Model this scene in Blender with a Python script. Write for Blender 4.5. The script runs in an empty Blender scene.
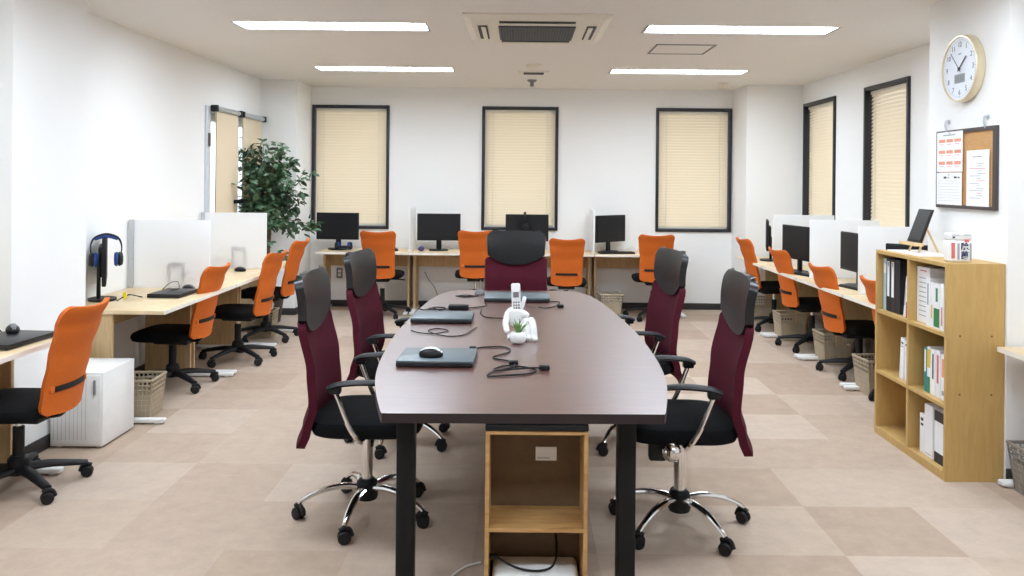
import bpy, bmesh, math, random
from mathutils import Vector, Matrix, Euler
R = math.radians
SC = bpy.context.scene
COL = SC.collection
random.seed(7)

# ------------------------------------------------------------------ camera, sky, exposure
cam_d = bpy.data.cameras.new('camera')
cam = bpy.data.objects.new('camera', cam_d)
COL.objects.link(cam)
cam_d.sensor_width = 36
cam_d.lens = 820 / 1024 * 36
cam_d.shift_x = -8 / 1024
cam_d.shift_y = -108 / 1024
cam_d.clip_start = 0.05
cam.matrix_world = Matrix.Translation((0, 0, 1.5)) @ Matrix.Rotation(R(90), 4, 'X') @ Matrix.Rotation(R(0.55), 4, 'Z')
SC.camera = cam

world = bpy.data.worlds.new('daylight')
SC.world = world
world.use_nodes = True
bg = world.node_tree.nodes['Background']
bg.inputs[0].default_value = (0.80, 0.90, 1.0, 1)
bg.inputs[1].default_value = 0.6
SC.view_settings.view_transform = 'Standard'
SC.view_settings.look = 'None'
SC.view_settings.gamma = 1
SC.view_settings.use_curve_mapping = False
SC.view_settings.exposure = 1.78
LAMP_STRENGTH = 11.0
SC.cycles.max_bounces = 10
SC.cycles.diffuse_bounces = 6
SC.cycles.transparent_max_bounces = 12
SC.cycles.sample_clamp_indirect = 6
try:
    SC.cycles.use_denoising = True
except Exception:
    pass

# ------------------------------------------------------------------ materials
def lin(c):
    return tuple(((v / 255) / 12.92 if v / 255 <= 0.04045 else ((v / 255 + 0.055) / 1.055) ** 2.4) for v in c) + (1,)

def mat(name, rgb, rough=0.5, metal=0.0, var=0.0, scale=20, stretch=(1, 1, 1), bump=0.0, bscale=None, coat=0.0, spec=0.5, emit=0.0):
    m = bpy.data.materials.new(name)
    m.use_nodes = True
    nt = m.node_tree
    b = nt.nodes['Principled BSDF']
    c = lin(rgb)
    b.inputs['Base Color'].default_value = c
    b.inputs['Roughness'].default_value = rough
    b.inputs['Metallic'].default_value = metal
    b.inputs['Coat Weight'].default_value = coat
    b.inputs['Specular IOR Level'].default_value = spec
    if emit:
        b.inputs['Emission Color'].default_value = c
        b.inputs['Emission Strength'].default_value = emit
    if var or bump:
        tc = nt.nodes.new('ShaderNodeTexCoord')
        mp = nt.nodes.new('ShaderNodeMapping')
        mp.inputs['Scale'].default_value = stretch
        nt.links.new(tc.outputs['Object'], mp.inputs[0])
    if var:
        n = nt.nodes.new('ShaderNodeTexNoise')
        n.inputs['Scale'].default_value = scale
        n.inputs['Detail'].default_value = 4
        nt.links.new(mp.outputs[0], n.inputs['Vector'])
        rp = nt.nodes.new('ShaderNodeValToRGB')
        rp.color_ramp.elements[0].position = 0.3
        rp.color_ramp.elements[1].position = 0.7
        rp.color_ramp.elements[0].color = tuple(v * (1 - var) for v in c[:3]) + (1,)
        rp.color_ramp.elements[1].color = tuple(min(1, v * (1 + var)) for v in c[:3]) + (1,)
        nt.links.new(n.outputs[0], rp.inputs[0])
        nt.links.new(rp.outputs[0], b.inputs['Base Color'])
    if bump:
        n2 = nt.nodes.new('ShaderNodeTexNoise')
        n2.inputs['Scale'].default_value = bscale or scale
        nt.links.new(mp.outputs[0], n2.inputs['Vector'])
        bp = nt.nodes.new('ShaderNodeBump')
        bp.inputs['Strength'].default_value = bump
        bp.inputs['Distance'].default_value = 0.004
        nt.links.new(n2.outputs[0], bp.inputs['Height'])
        nt.links.new(bp.outputs[0], b.inputs['Normal'])
    return m

def carpet_mat():
    m = bpy.data.materials.new('carpet_tiles')
    m.use_nodes = True
    nt = m.node_tree
    N = nt.nodes.new
    L = nt.links.new
    b = nt.nodes['Principled BSDF']
    b.inputs['Roughness'].default_value = 0.95
    b.inputs['Specular IOR Level'].default_value = 0.1
    tc = N('ShaderNodeTexCoord')
    mp = N('ShaderNodeMapping')
    mp.inputs['Scale'].default_value = (2, 2, 2)
    mp.inputs['Location'].default_value = (0.35, 0.4, 0.5)
    L(tc.outputs['Object'], mp.inputs[0])
    fl = N('ShaderNodeVectorMath'); fl.operation = 'FLOOR'
    L(mp.outputs[0], fl.inputs[0])
    wn = N('ShaderNodeTexWhiteNoise'); wn.noise_dimensions = '3D'
    L(fl.outputs[0], wn.inputs['Vector'])
    rp = N('ShaderNodeValToRGB')
    rp.color_ramp.interpolation = 'CONSTANT'
    e = rp.color_ramp.elements
    e[0].position = 0; e[0].color = lin((188, 168, 150))
    e[1].position = 0.34; e[1].color = lin((193, 174, 156))
    x = e.new(0.62); x.color = lin((182, 161, 142))
    x = e.new(0.84); x.color = lin((197, 179, 162))
    L(wn.outputs['Value'], rp.inputs[0])
    n = N('ShaderNodeTexNoise'); n.inputs['Scale'].default_value = 9; n.inputs['Detail'].default_value = 8; n.inputs['Roughness'].default_value = 0.75
    L(tc.outputs['Object'], n.inputs['Vector'])
    mr = N('ShaderNodeMapRange')
    mr.inputs['From Min'].default_value = 0.3; mr.inputs['From Max'].default_value = 0.7
    mr.inputs['To Min'].default_value = 0.88; mr.inputs['To Max'].default_value = 1.06
    L(n.outputs[0], mr.inputs[0])
    mx = N('ShaderNodeMix'); mx.data_type = 'RGBA'; mx.blend_type = 'MULTIPLY'; mx.inputs['Factor'].default_value = 1
    L(rp.outputs[0], mx.inputs['A']); L(mr.outputs[0], mx.inputs['B'])
    L(mx.outputs['Result'], b.inputs['Base Color'])
    n2 = N('ShaderNodeTexNoise'); n2.inputs['Scale'].default_value = 260
    L(tc.outputs['Object'], n2.inputs['Vector'])
    bp = N('ShaderNodeBump'); bp.inputs['Strength'].default_value = 0.5; bp.inputs['Distance'].default_value = 0.004
    L(n2.outputs[0], bp.inputs['Height']); L(bp.outputs[0], b.inputs['Normal'])
    return m

def wood_mat(name, rgb, dark, rough=0.4, scale=6, stretch=(1, 12, 12), coat=0.0, spec=0.5):
    m = bpy.data.materials.new(name)
    m.use_nodes = True
    nt = m.node_tree; N = nt.nodes.new; L = nt.links.new
    b = nt.nodes['Principled BSDF']
    b.inputs['Roughness'].default_value = rough
    b.inputs['Coat Weight'].default_value = coat
    b.inputs['Coat Roughness'].default_value = 0.3
    b.inputs['Specular IOR Level'].default_value = spec
    tc = N('ShaderNodeTexCoord'); mp = N('ShaderNodeMapping')
    mp.inputs['Scale'].default_value = stretch
    L(tc.outputs['Object'], mp.inputs[0])
    n = N('ShaderNodeTexNoise'); n.inputs['Scale'].default_value = scale; n.inputs['Detail'].default_value = 6
    n.inputs['Distortion'].default_value = 0.6
    L(mp.outputs[0], n.inputs['Vector'])
    rp = N('ShaderNodeValToRGB')
    rp.color_ramp.elements[0].position = 0.32; rp.color_ramp.elements[0].color = lin(dark)
    rp.color_ramp.elements[1].position = 0.62; rp.color_ramp.elements[1].color = lin(rgb)
    L(n.outputs[0], rp.inputs[0]); L(rp.outputs[0], b.inputs['Base Color'])
    return m

def translucent_mat(name, rgb, trans=0.4, clear=0.0):
    m = bpy.data.materials.new(name)
    m.use_nodes = True
    nt = m.node_tree; N = nt.nodes.new; L = nt.links.new
    nt.nodes.remove(nt.nodes['Principled BSDF'])
    d = N('ShaderNodeBsdfDiffuse'); d.inputs[0].default_value = lin(rgb)
    t = N('ShaderNodeBsdfTranslucent'); t.inputs[0].default_value = lin(rgb)
    mx = N('ShaderNodeMixShader'); mx.inputs[0].default_value = trans
    L(d.outputs[0], mx.inputs[1]); L(t.outputs[0], mx.inputs[2])
    last = mx
    if clear:
        tr = N('ShaderNodeBsdfTransparent')
        m2 = N('ShaderNodeMixShader'); m2.inputs[0].default_value = clear
        L(last.outputs[0], m2.inputs[1]); L(tr.outputs[0], m2.inputs[2]); last = m2
    L(last.outputs[0], nt.nodes['Material Output'].inputs[0])
    return m

def glass_mat(name, tint=(1, 1, 1, 1), refl=0.08):
    m = bpy.data.materials.new(name)
    m.use_nodes = True
    nt = m.node_tree; N = nt.nodes.new; L = nt.links.new
    nt.nodes.remove(nt.nodes['Principled BSDF'])
    tr = N('ShaderNodeBsdfTransparent'); tr.inputs[0].default_value = tint
    g = N('ShaderNodeBsdfGlossy'); g.inputs['Roughness'].default_value = 0.02
    mx = N('ShaderNodeMixShader'); mx.inputs[0].default_value = refl
    L(tr.outputs[0], mx.inputs[1]); L(g.outputs[0], mx.inputs[2])
    L(mx.outputs[0], nt.nodes['Material Output'].inputs[0])
    return m

M = {}
M['wall'] = mat('white_wall_paint', (240, 240, 238), 0.85, bump=0.08, bscale=160)
M['ceil'] = mat('ceiling_board', (228, 224, 218), 0.9, var=0.02, scale=60, bump=0.1, bscale=220)
M['carpet'] = carpet_mat()
M['skirt'] = mat('dark_skirting', (52, 48, 48), 0.5, var=0.05)
M['winframe'] = mat('black_window_frame', (34, 33, 40), 0.45, var=0.05)
M['blind'] = translucent_mat('cream_blind_slat', (238, 223, 197), 0.3)
M['rail'] = mat('blind_rail', (226, 218, 200), 0.4, var=0.03)
M['glass'] = glass_mat('clear_glass')
M['shade'] = translucent_mat('beige_shade_fabric', (232, 217, 190), 0.25)
M['alu'] = mat('brushed_aluminium', (196, 200, 204), 0.35, 0.7, var=0.05)
M['doorframe'] = mat('pale_grey_frame', (208, 214, 220), 0.4, 0.2, var=0.03)
M['hinge'] = mat('dark_hinge', (110, 104, 98), 0.4, 0.5, var=0.05)
M['black'] = mat('black_plastic', (20, 20, 22), 0.5, var=0.08, spec=0.35)
M['blacksoft'] = mat('black_seat_fabric', (17, 17, 19), 0.95, spec=0.2, var=0.12, scale=120, bump=0.3, bscale=300)
M['leather'] = mat('black_leatherette', (26, 28, 31), 0.32, var=0.08, bump=0.12, bscale=200)
M['maroon'] = mat('maroon_mesh_fabric', (78, 20, 36), 0.85, spec=0.2, var=0.14, scale=160, bump=0.35, bscale=420)
M['orange'] = mat('orange_mesh_fabric', (208, 102, 20), 0.75, var=0.07, scale=140, bump=0.3, bscale=420)
M['chrome'] = mat('chrome', (225, 225, 225), 0.1, 1.0)
M['grey'] = mat('grey_plastic', (120, 120, 122), 0.5, var=0.05)
M['white'] = mat('white_plastic', (236, 236, 234), 0.35, var=0.02)
M['whitemetal'] = mat('white_metal', (232, 232, 230), 0.4, 0.0, var=0.02)
M['maple'] = wood_mat('maple_laminate', (226, 203, 164), (214, 188, 146), 0.4, 5, (1, 1, 1))
M['mapleside'] = wood_mat('maple_panel', (206, 178, 134), (192, 162, 118), 0.5, 5, (10, 10, 1))
M['edgewhite'] = mat('pale_edge_band', (238, 232, 220), 0.4, var=0.02)
M['bookwood'] = wood_mat('oak_laminate', (197, 162, 100), (190, 154, 92), 0.5, 6, (9, 9, 1.2))
M['boxwood'] = wood_mat('light_pine', (194, 154, 98), (168, 126, 76), 0.5, 5, (1.5, 8, 8))
M['hardboard'] = mat('brown_hardboard', (108, 88, 66), 0.85, var=0.08, scale=30)
M['tabletop'] = wood_mat('dark_mahogany_top', (100, 58, 48), (76, 42, 35), 0.38, 4, (2, 14, 2), coat=1.0, spec=1.0)
M['tableedge'] = mat('dark_table_edge', (38, 26, 28), 0.5, var=0.08)
M['blackmetal'] = mat('black_steel', (16, 16, 18), 0.55, var=0.06, spec=0.3)
M['screen'] = mat('dark_screen', (18, 19, 22), 0.5, var=0.02, spec=0.35)
M['laptop'] = mat('laptop_lid_sheen', (98, 110, 115), 0.38, 0.0, var=0.03, scale=200)  # blue-grey reflected sheen put into the lid's base colour
M['laptopblack'] = mat('laptop_black', (30, 31, 34), 0.4, var=0.05)
M['blue'] = mat('blue_padding', (28, 66, 138), 0.6, var=0.08)
M['frost'] = translucent_mat('frosted_acrylic', (253, 254, 255), 0.4, 0.12)
M['basket'] = mat('taupe_basket_plastic', (176, 162, 138), 0.6, var=0.06)
M['basketgrey'] = mat('grey_basket_plastic', (140, 132, 122), 0.6, var=0.06)
M['paper'] = mat('white_paper', (240, 240, 240), 0.8, var=0.01)
M['print'] = mat('grey_print', (162, 164, 172), 0.8)
M['printblue'] = mat('navy_print', (40, 48, 92), 0.7)
M['printred'] = mat('red_print', (214, 112, 104), 0.7)
M['printorange'] = mat('orange_print', (236, 156, 126), 0.7)
M['cork'] = mat('cork', (196, 150, 98), 0.9, var=0.14, scale=160)
M['boardframe'] = mat('board_frame', (70, 62, 60), 0.5, var=0.06)
M['gold'] = mat('champagne_rim', (222, 208, 176), 0.3, 0.5, var=0.03)
M['clockface'] = mat('clock_face', (226, 232, 240), 0.5)
M['ink'] = mat('dark_ink', (58, 58, 66), 0.6)
M['clockink'] = mat('faded_dial_ink', (118, 120, 132), 0.6)
M['lcd'] = mat('lcd_grey', (142, 150, 146), 0.3)
M['leaf'] = mat('ficus_leaf', (70, 98, 70), 0.45, var=0.45, scale=7)
M['bark'] = mat('ficus_bark', (122, 98, 74), 0.85, var=0.2, scale=30, bump=0.4)
M['potbrown'] = mat('dark_brown_pot', (62, 50, 44), 0.5, var=0.08)
M['soil'] = mat('potting_soil', (58, 46, 36), 0.95, var=0.2)
M['airplant'] = mat('air_plant', (112, 146, 76), 0.6, var=0.2, scale=60)
M['ceramic'] = mat('white_ceramic', (242, 242, 240), 0.25, var=0.01)
M['light'] = mat('lamp_diffuser', (228, 241, 255), 0.5, emit=LAMP_STRENGTH)
M['acwhite'] = mat('air_conditioner_white', (226, 220, 206), 0.5, var=0.02)
M['acdark'] = mat('air_conditioner_dark', (58, 58, 60), 0.6, var=0.1)
M['binderblue'] = mat('pale_blue_binder', (176, 206, 212), 0.5, var=0.03)
M['binderblack'] = mat('black_binder', (30, 30, 36), 0.5, var=0.05)
M['red'] = mat('dark_red_cover', (168, 40, 54), 0.5, var=0.05)
M['green'] = mat('green_cover', (52, 128, 72), 0.5, var=0.05)
M['teal'] = mat('teal_cover', (44, 138, 140), 0.5, var=0.05)
M['yellow'] = mat('yellow_cover', (224, 190, 70), 0.5, var=0.05)
M['yellowtag'] = mat('yellow_tag', (240, 220, 40), 0.5)
M['palewood'] = mat('pale_stick_wood', (222, 190, 142), 0.6, var=0.06)
M['acrylic'] = glass_mat('clear_acrylic', (0.96, 0.97, 0.98, 1), 0.06)
M['bag'] = mat('white_bag', (242, 242, 242), 0.6, bump=0.3, bscale=20)
M['purple'] = mat('purple_plastic', (66, 56, 110), 0.4)

# ------------------------------------------------------------------ mesh builder
class MB:
    def __init__(self):
        self.bm = bmesh.new()
        self.T = None

    def _fin(self, verts, m=0, T=None):
        fs = set()
        for v in verts:
            for f in v.link_faces:
                fs.add(f)
        for f in fs:
            f.material_index = m
        if T is not None:
            for v in verts:
                v.co = T @ v.co
        if self.T is not None:
            for v in verts:
                v.co = self.T @ v.co
        return verts

    def box(self, x0, x1, y0, y1, z0, z1, m=0, bev=0.0, T=None, seg=2):
        r = bmesh.ops.create_cube(self.bm, size=1)
        vs = r['verts']
        for v in vs:
            v.co = Vector(((x0 + x1) / 2 + v.co.x * (x1 - x0), (y0 + y1) / 2 + v.co.y * (y1 - y0), (z0 + z1) / 2 + v.co.z * (z1 - z0)))
        if bev:
            es = list({e for v in vs for e in v.link_edges})
            rr = bmesh.ops.bevel(self.bm, geom=es, offset=bev, segments=seg, profile=0.5, affect='EDGES')
            vs = list({v for f in rr['faces'] for v in f.verts} | {v for v in vs if v.is_valid})
            # gather the island
            seen = set(vs); st = list(vs)
            while st:
                v = st.pop()
                for e in v.link_edges:
                    o = e.other_vert(v)
                    if o not in seen:
                        seen.add(o); st.append(o)
            vs = list(seen)
        return self._fin(vs, m, T)

    def prism(self, outline, z0, z1, m=0, mside=None, T=None, bev=0.0):
        bm = self.bm
        a = [bm.verts.new((x, y, z0)) for x, y in outline]
        b = [bm.verts.new((x, y, z1)) for x, y in outline]
        n = len(a)
        fs = [bm.faces.new(a[::-1]), bm.faces.new(b)]
        sd = [bm.faces.new((a[i], a[(i + 1) % n], b[(i + 1) % n], b[i])) for i in range(n)]
        for f in fs: f.material_index = m
        for f in sd: f.material_index = m if mside is None else mside
        vs = a + b
        if T is not None:
            for v in vs: v.co = T @ v.co
        if self.T is not None:
            for v in vs: v.co = self.T @ v.co
        bmesh.ops.recalc_face_normals(bm, faces=fs + sd)
        return vs

    def rings(self, rings, m=0, cap=True, T=None, closed=False):
        bm = self.bm
        rv = [[bm.verts.new(p) for p in r] for r in rings]
        fs = []
        k = len(rv[0])
        n = len(rv)
        for i in range(n if closed else n - 1):
            A, B = rv[i], rv[(i + 1) % n]
            for j in range(k):
                try:
                    fs.append(bm.faces.new((A[j], A[(j + 1) % k], B[(j + 1) % k], B[j])))
                except ValueError:
                    pass
        if cap and not closed:
            fs.append(bm.faces.new(rv[0][::-1])); fs.append(bm.faces.new(rv[-1]))
        vs = [v for r in rv for v in r]
        for f in fs: f.material_index = m
        if T is not None:
            for v in vs: v.co = T @ v.co
        if self.T is not None:
            for v in vs: v.co = self.T @ v.co
        bmesh.ops.recalc_face_normals(bm, faces=fs)
        return vs

    def tube(self, pts, r, seg=8, m=0, T=None, smooth=0, flat=1.0, closed=False):
        pts = [Vector(p) for p in pts]
        rs = list(r) if isinstance(r, (list, tuple)) else [r] * len(pts)
        if smooth:
            pts, rs = spline(pts, rs, smooth, closed)
        rings = []
        up = None
        n = len(pts)
        for i, p in enumerate(pts):
            if closed:
                d = pts[(i + 1) % n] - pts[i - 1]
            else:
                d = (pts[min(i + 1, n - 1)] - pts[max(i - 1, 0)])
            d.normalize()
            if up is None:
                up = Vector((0, 0, 1)) if abs(d.z) < 0.9 else Vector((1, 0, 0))
            a = d.cross(up)
            if a.length < 1e-5:
                a = d.cross(Vector((0, 1, 0)))
            a.normalize()
            b = a.cross(d).normalized()
            up = b
            rings.append([p + (a * math.cos(t) + b * math.sin(t) * flat) * rs[i] for t in [2 * math.pi * k / seg for k in range(seg)]])
        return self.rings(rings, m, True, T, closed)

    def cyl(self, p0, p1, r, r1=None, seg=16, m=0, T=None):
        return self.tube([p0, p1], [r, r if r1 is None else r1], seg, m, T)

    def lathe(self, prof, c=(0, 0, 0), seg=24, m=0, T=None, axis=None):
        c = Vector(c)
        rings = [[Vector((max(r, 1e-4) * math.cos(t), max(r, 1e-4) * math.sin(t), z)) for t in [2 * math.pi * k / seg for k in range(seg)]] for r, z in prof]
        Q = Matrix.Translation(c)
        if axis is not None:
            Q = Q @ Vector(axis).to_track_quat('Z', 'Y').to_matrix().to_4x4()
        if T is not None:
            Q = T @ Q
        return self.rings(rings, m, True, Q)

    def ball(self, c, r, seg=16, m=0, T=None, sc=(1, 1, 1)):
        n = seg // 2
        rings = []
        for i in range(1, n):
            a = math.pi * i / n
            rings.append([Vector((c[0] + r * sc[0] * math.sin(a) * math.cos(t), c[1] + r * sc[1] * math.sin(a) * math.sin(t), c[2] - r * sc[2] * math.cos(a))) for t in [2 * math.pi * k / seg for k in range(seg)]])
        return self.rings(rings, m, True, T)

    def shell(self, f, us, vs, th, m=0, mback=None, T=None):
        bm = self.bm
        nu, nv = len(us), len(vs)
        P = [[Vector(f(u, v)) for u in us] for v in vs]
        front, back = [], []
        for j in range(nv):
            fr, bk = [], []
            for i in range(nu):
                du = P[j][min(i + 1, nu - 1)] - P[j][max(i - 1, 0)]
                dv = P[min(j + 1, nv - 1)][i] - P[max(j - 1, 0)][i]
                n = du.cross(dv)
                n = n.normalized() if n.length > 1e-9 else Vector((0, 1, 0))
                fr.append(bm.verts.new(P[j][i] + n * th / 2)); bk.append(bm.verts.new(P[j][i] - n * th / 2))
            front.append(fr); back.append(bk)
        fs = []
        for j in range(nv - 1):
            for i in range(nu - 1):
                q = bm.faces.new((front[j][i], front[j][i + 1], front[j + 1][i + 1], front[j + 1][i])); q.material_index = m; fs.append(q)
                q = bm.faces.new((back[j][i], back[j + 1][i], back[j + 1][i + 1], back[j][i + 1])); q.material_index = m if mback is None else mback; fs.append(q)
        loop = [(0, i) for i in range(nu)] + [(j, nu - 1) for j in range(1, nv)] + [(nv - 1, i) for i in range(nu - 2, -1, -1)] + [(j, 0) for j in range(nv - 2, 0, -1)]
        for k in range(len(loop)):
            a, b = loop[k], loop[(k + 1) % len(loop)]
            q = bm.faces.new((front[b[0]][b[1]], front[a[0]][a[1]], back[a[0]][a[1]], back[b[0]][b[1]])); q.material_index = m; fs.append(q)
        vsall = [v for r in front + back for v in r]
        if T is not None:
            for v in vsall: v.co = T @ v.co
        if self.T is not None:
            for v in vsall: v.co = self.T @ v.co
        bmesh.ops.recalc_face_normals(bm, faces=fs)
        return vsall

    def text(self, s, size, T, m=0, ext=0.0006, off=0.0):
        cu = bpy.data.curves.new('t', 'FONT')
        cu.body = s; cu.size = size; cu.align_x = 'CENTER'; cu.align_y = 'CENTER'; cu.extrude = ext; cu.resolution_u = 3; cu.offset = off
        ob = bpy.data.objects.new('t', cu)
        COL.objects.link(ob)
        dg = bpy.context.evaluated_depsgraph_get()
        me = bpy.data.meshes.new_from_object(ob.evaluated_get(dg))
        me.transform(T)
        n0 = len(self.bm.faces)
        self.bm.from_mesh(me)
        self.bm.faces.ensure_lookup_table()
        for f in self.bm.faces[n0:]: f.material_index = m
        bpy.data.objects.remove(ob); bpy.data.curves.remove(cu); bpy.data.meshes.remove(me)

    def build(self, name, mats, parent=None, smooth=True, ang=35):
        me = bpy.data.meshes.new(name)
        self.bm.normal_update()
        self.bm.to_mesh(me)
        self.bm.free()
        if not isinstance(mats, (list, tuple)): mats = [mats]
        for mm in mats: me.materials.append(M[mm])
        if smooth:
            me.polygons.foreach_set('use_smooth', [True] * len(me.polygons))
            me.set_sharp_from_angle(angle=R(ang))
        o = bpy.data.objects.new(name, me)
        COL.objects.link(o)
        if parent is not None: o.parent = parent
        return o

def spline(pts, rs, k, closed=False):
    out, ro = [], []
    n = len(pts)
    for i in range(n if closed else n - 1):
        if closed:
            p0, p1, p2, p3 = pts[i - 1], pts[i], pts[(i + 1) % n], pts[(i + 2) % n]
        else:
            p0, p1, p2, p3 = pts[max(i - 1, 0)], pts[i], pts[i + 1], pts[min(i + 2, n - 1)]
        r1, r2 = rs[i], rs[(i + 1) % n]
        for s in range(k):
            t = s / k
            out.append(0.5 * ((2 * p1) + (p2 - p0) * t + (2 * p0 - 5 * p1 + 4 * p2 - p3) * t * t + (3 * p1 - p0 - 3 * p2 + p3) * t ** 3))
            ro.append(r1 + (r2 - r1) * t)
    if not closed:
        out.append(pts[-1]); ro.append(rs[-1])
    return out, ro

def skin(name, verts, edges, radii, mats, parent=None, sub=2):
    me = bpy.data.meshes.new(name)
    me.from_pydata([Vector(v) for v in verts], edges, [])
    ob = bpy.data.objects.new(name, me)
    COL.objects.link(ob)
    ob.modifiers.new('s', 'SKIN')
    for i, r in enumerate(radii):
        sv = me.skin_vertices[0].data[i]
        sv.radius = (r, r)
    me.skin_vertices[0].data[0].use_root = True
    ob.modifiers.new('u', 'SUBSURF').levels = sub
    dg = bpy.context.evaluated_depsgraph_get()
    m2 = bpy.data.meshes.new_from_object(ob.evaluated_get(dg))
    bpy.data.objects.remove(ob)
    m2.materials.clear()
    m2.materials.append(M[mats])
    m2.polygons.foreach_set('use_smooth', [True] * len(m2.polygons))
    o = bpy.data.objects.new(name, m2)
    COL.objects.link(o)
    if parent is not None: o.parent = parent
    return o

def thing(name, label, cat, loc=(0, 0, 0), rz=0.0, group=None):
    o = bpy.data.objects.new(name, None)
    COL.objects.link(o)
    o.empty_display_size = 0.1
    o.location = loc
    o.rotation_euler = (0, 0, R(rz))
    return tag(o, label, cat, group)

def tag(o, label, cat, group=None):
    o['label'] = label
    o['category'] = cat
    if group: o['group'] = group
    return o

def struct(o):
    o['kind'] = 'structure'
    return o

def dup(root, label, loc=None, rz=None, group=None, raised=0.0, raise_names=()):
    r = root.copy(); COL.objects.link(r)
    if loc is not None: r.location = loc
    if rz is not None: r.rotation_euler = (0, 0, R(rz))
    r['label'] = label
    if group: r['group'] = group
    for ch in list(root.children):
        c = ch.copy(); COL.objects.link(c); c.parent = r
        if raised and ch.name.split('.')[0] in raise_names: c.location.z += raised
        for g in list(ch.children):
            d = g.copy(); COL.objects.link(d); d.parent = c
    return r

# ------------------------------------------------------------------ room
XL, XR, YF, YN, H = -2.85, 3.11, 9.62, -2.2, 2.57

def slab_holes(mb, u0, u1, v0, v1, holes, t0, t1, place):
    us = sorted({u0, u1, *[h[0] for h in holes], *[h[1] for h in holes]})
    vs = sorted({v0, v1, *[h[2] for h in holes], *[h[3] for h in holes]})
    def solid(i, j):
        if i < 0 or j < 0 or i >= len(us) - 1 or j >= len(vs) - 1: return False
        cu, cv = (us[i] + us[i + 1]) / 2, (vs[j] + vs[j + 1]) / 2
        return not any(h[0] < cu < h[1] and h[2] < cv < h[3] for h in holes)
    bm = mb.bm
    cache = {}
    def V(i, j, k):
        if (i, j, k) not in cache: cache[(i, j, k)] = bm.verts.new(place(us[i], vs[j], (t0, t1)[k]))
        return cache[(i, j, k)]
    fs = []
    for i in range(len(us) - 1):
        for j in range(len(vs) - 1):
            if not solid(i, j): continue
            fs.append(bm.faces.new((V(i, j, 0), V(i + 1, j, 0), V(i + 1, j + 1, 0), V(i, j + 1, 0))))
            fs.append(bm.faces.new((V(i, j, 1), V(i, j + 1, 1), V(i + 1, j + 1, 1), V(i + 1, j, 1))))
            for (di, dj, a, b) in ((-1, 0, (i, j), (i, j + 1)), (1, 0, (i + 1, j), (i + 1, j + 1)), (0, -1, (i, j), (i + 1, j)), (0, 1, (i, j + 1), (i + 1, j + 1))):
                if not solid(i + di, j + dj):
                    fs.append(bm.faces.new((V(*a, 0), V(*b, 0), V(*b, 1), V(*a, 1))))
    bmesh.ops.recalc_face_normals(bm, faces=fs)

WZ0, WZ1 = 0.91, 2.36
far_win = [(-2.44, -1.535), (-0.45, 0.445), (1.59, 2.478)]
right_win = [(6.54, 7.39), (8.08, 8.97)]
DOOR = (7.44, 8.94, 0.0, 2.12)

b = MB(); b.box(XL - 0.15, XR + 0.15, YN - 0.15, YF + 0.15, -0.1, 0)
struct(b.build('floor', 'carpet', smooth=False))

LX = [(-2.0, -0.655), (0.885, 2.18)]
LY = [5.78, 8.02, 3.54, 1.30]
LW = 0.30
b = MB()
slab_holes(b, XL - 0.15, XR + 0.15, YN - 0.15, YF + 0.15, [(x0, x1, y - LW / 2, y + LW / 2) for y in LY for x0, x1 in LX], H, H + 0.06, lambda u, v, t: (u, v, t))
struct(b.build('ceiling', 'ceil', smooth=False))

b = MB(); slab_holes(b, XL - 0.15, XR + 0.15, 0, H + 0.06, [(x0, x1, WZ0, WZ1) for x0, x1 in far_win], YF, YF + 0.15, lambda u, v, t: (u, t, v))
struct(b.build('wall_far', 'wall', smooth=False))
b = MB(); slab_holes(b, YN, YF, 0, H + 0.06, [(y0, y1, WZ0, WZ1) for y0, y1 in right_win], XR, XR + 0.15, lambda u, v, t: (t, u, v))
struct(b.build('wall_right', 'wall', smooth=False))
b = MB(); slab_holes(b, YN, YF, 0, H + 0.06, [DOOR], XL, XL - 0.15, lambda u, v, t: (t, u, v))
struct(b.build('wall_left', 'wall', smooth=False))
b = MB(); b.box(XL - 0.15, XR + 0.15, YN - 0.15, YN, 0, H + 0.06)
struct(b.build('wall_near', 'wall', smooth=False))
for nm, x0, x1, y0, y1 in (('wall_column_left', XL, -2.59, 4.18, 4.9), ('wall_column_right', 2.453, XR, 4.12, 4.925),
                           ('wall_corner_left', XL, -2.45, 8.97, YF), ('wall_corner_right', 2.49, XR, 9.03, YF)):
    b = MB(); b.box(x0, x1, y0, y1, 0, H)
    struct(b.build(nm, 'wall', smooth=False))
# skirting
def skirt(name, segs):
    b = MB()
    for x0, x1, y0, y1 in segs:
        b.box(x0, x1, y0, y1, 0, 0.075, bev=0.003)
    struct(b.build(name, 'skirt'))
T_ = 0.012
skirt('baseboard_far', [(-2.45, 2.49, YF - T_, YF), (XL, -2.45, 8.97 - T_, 8.97), (-2.45, -2.45 + T_, 8.97 - T_, YF - T_), (2.49, XR, 9.03 - T_, 9.03), (2.49 - T_, 2.49, 9.03 - T_, YF - T_)])
skirt('baseboard_left', [(XL, XL + T_, 4.9, 7.40), (XL, XL + T_, YN, 4.18), (-2.59, -2.59 + T_, 4.18, 4.9), (XL, -2.59 + T_, 4.18 - T_, 4.18), (XL, -2.59 + T_, 4.9, 4.9 + T_)])
skirt('baseboard_right', [(XR - T_, XR, 4.925, 9.03 - T_), (XR - T_, XR, YN, 4.12), (2.453, XR, 4.12 - T_, 4.12), (2.453, XR, 4.925, 4.925 + T_)])

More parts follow.
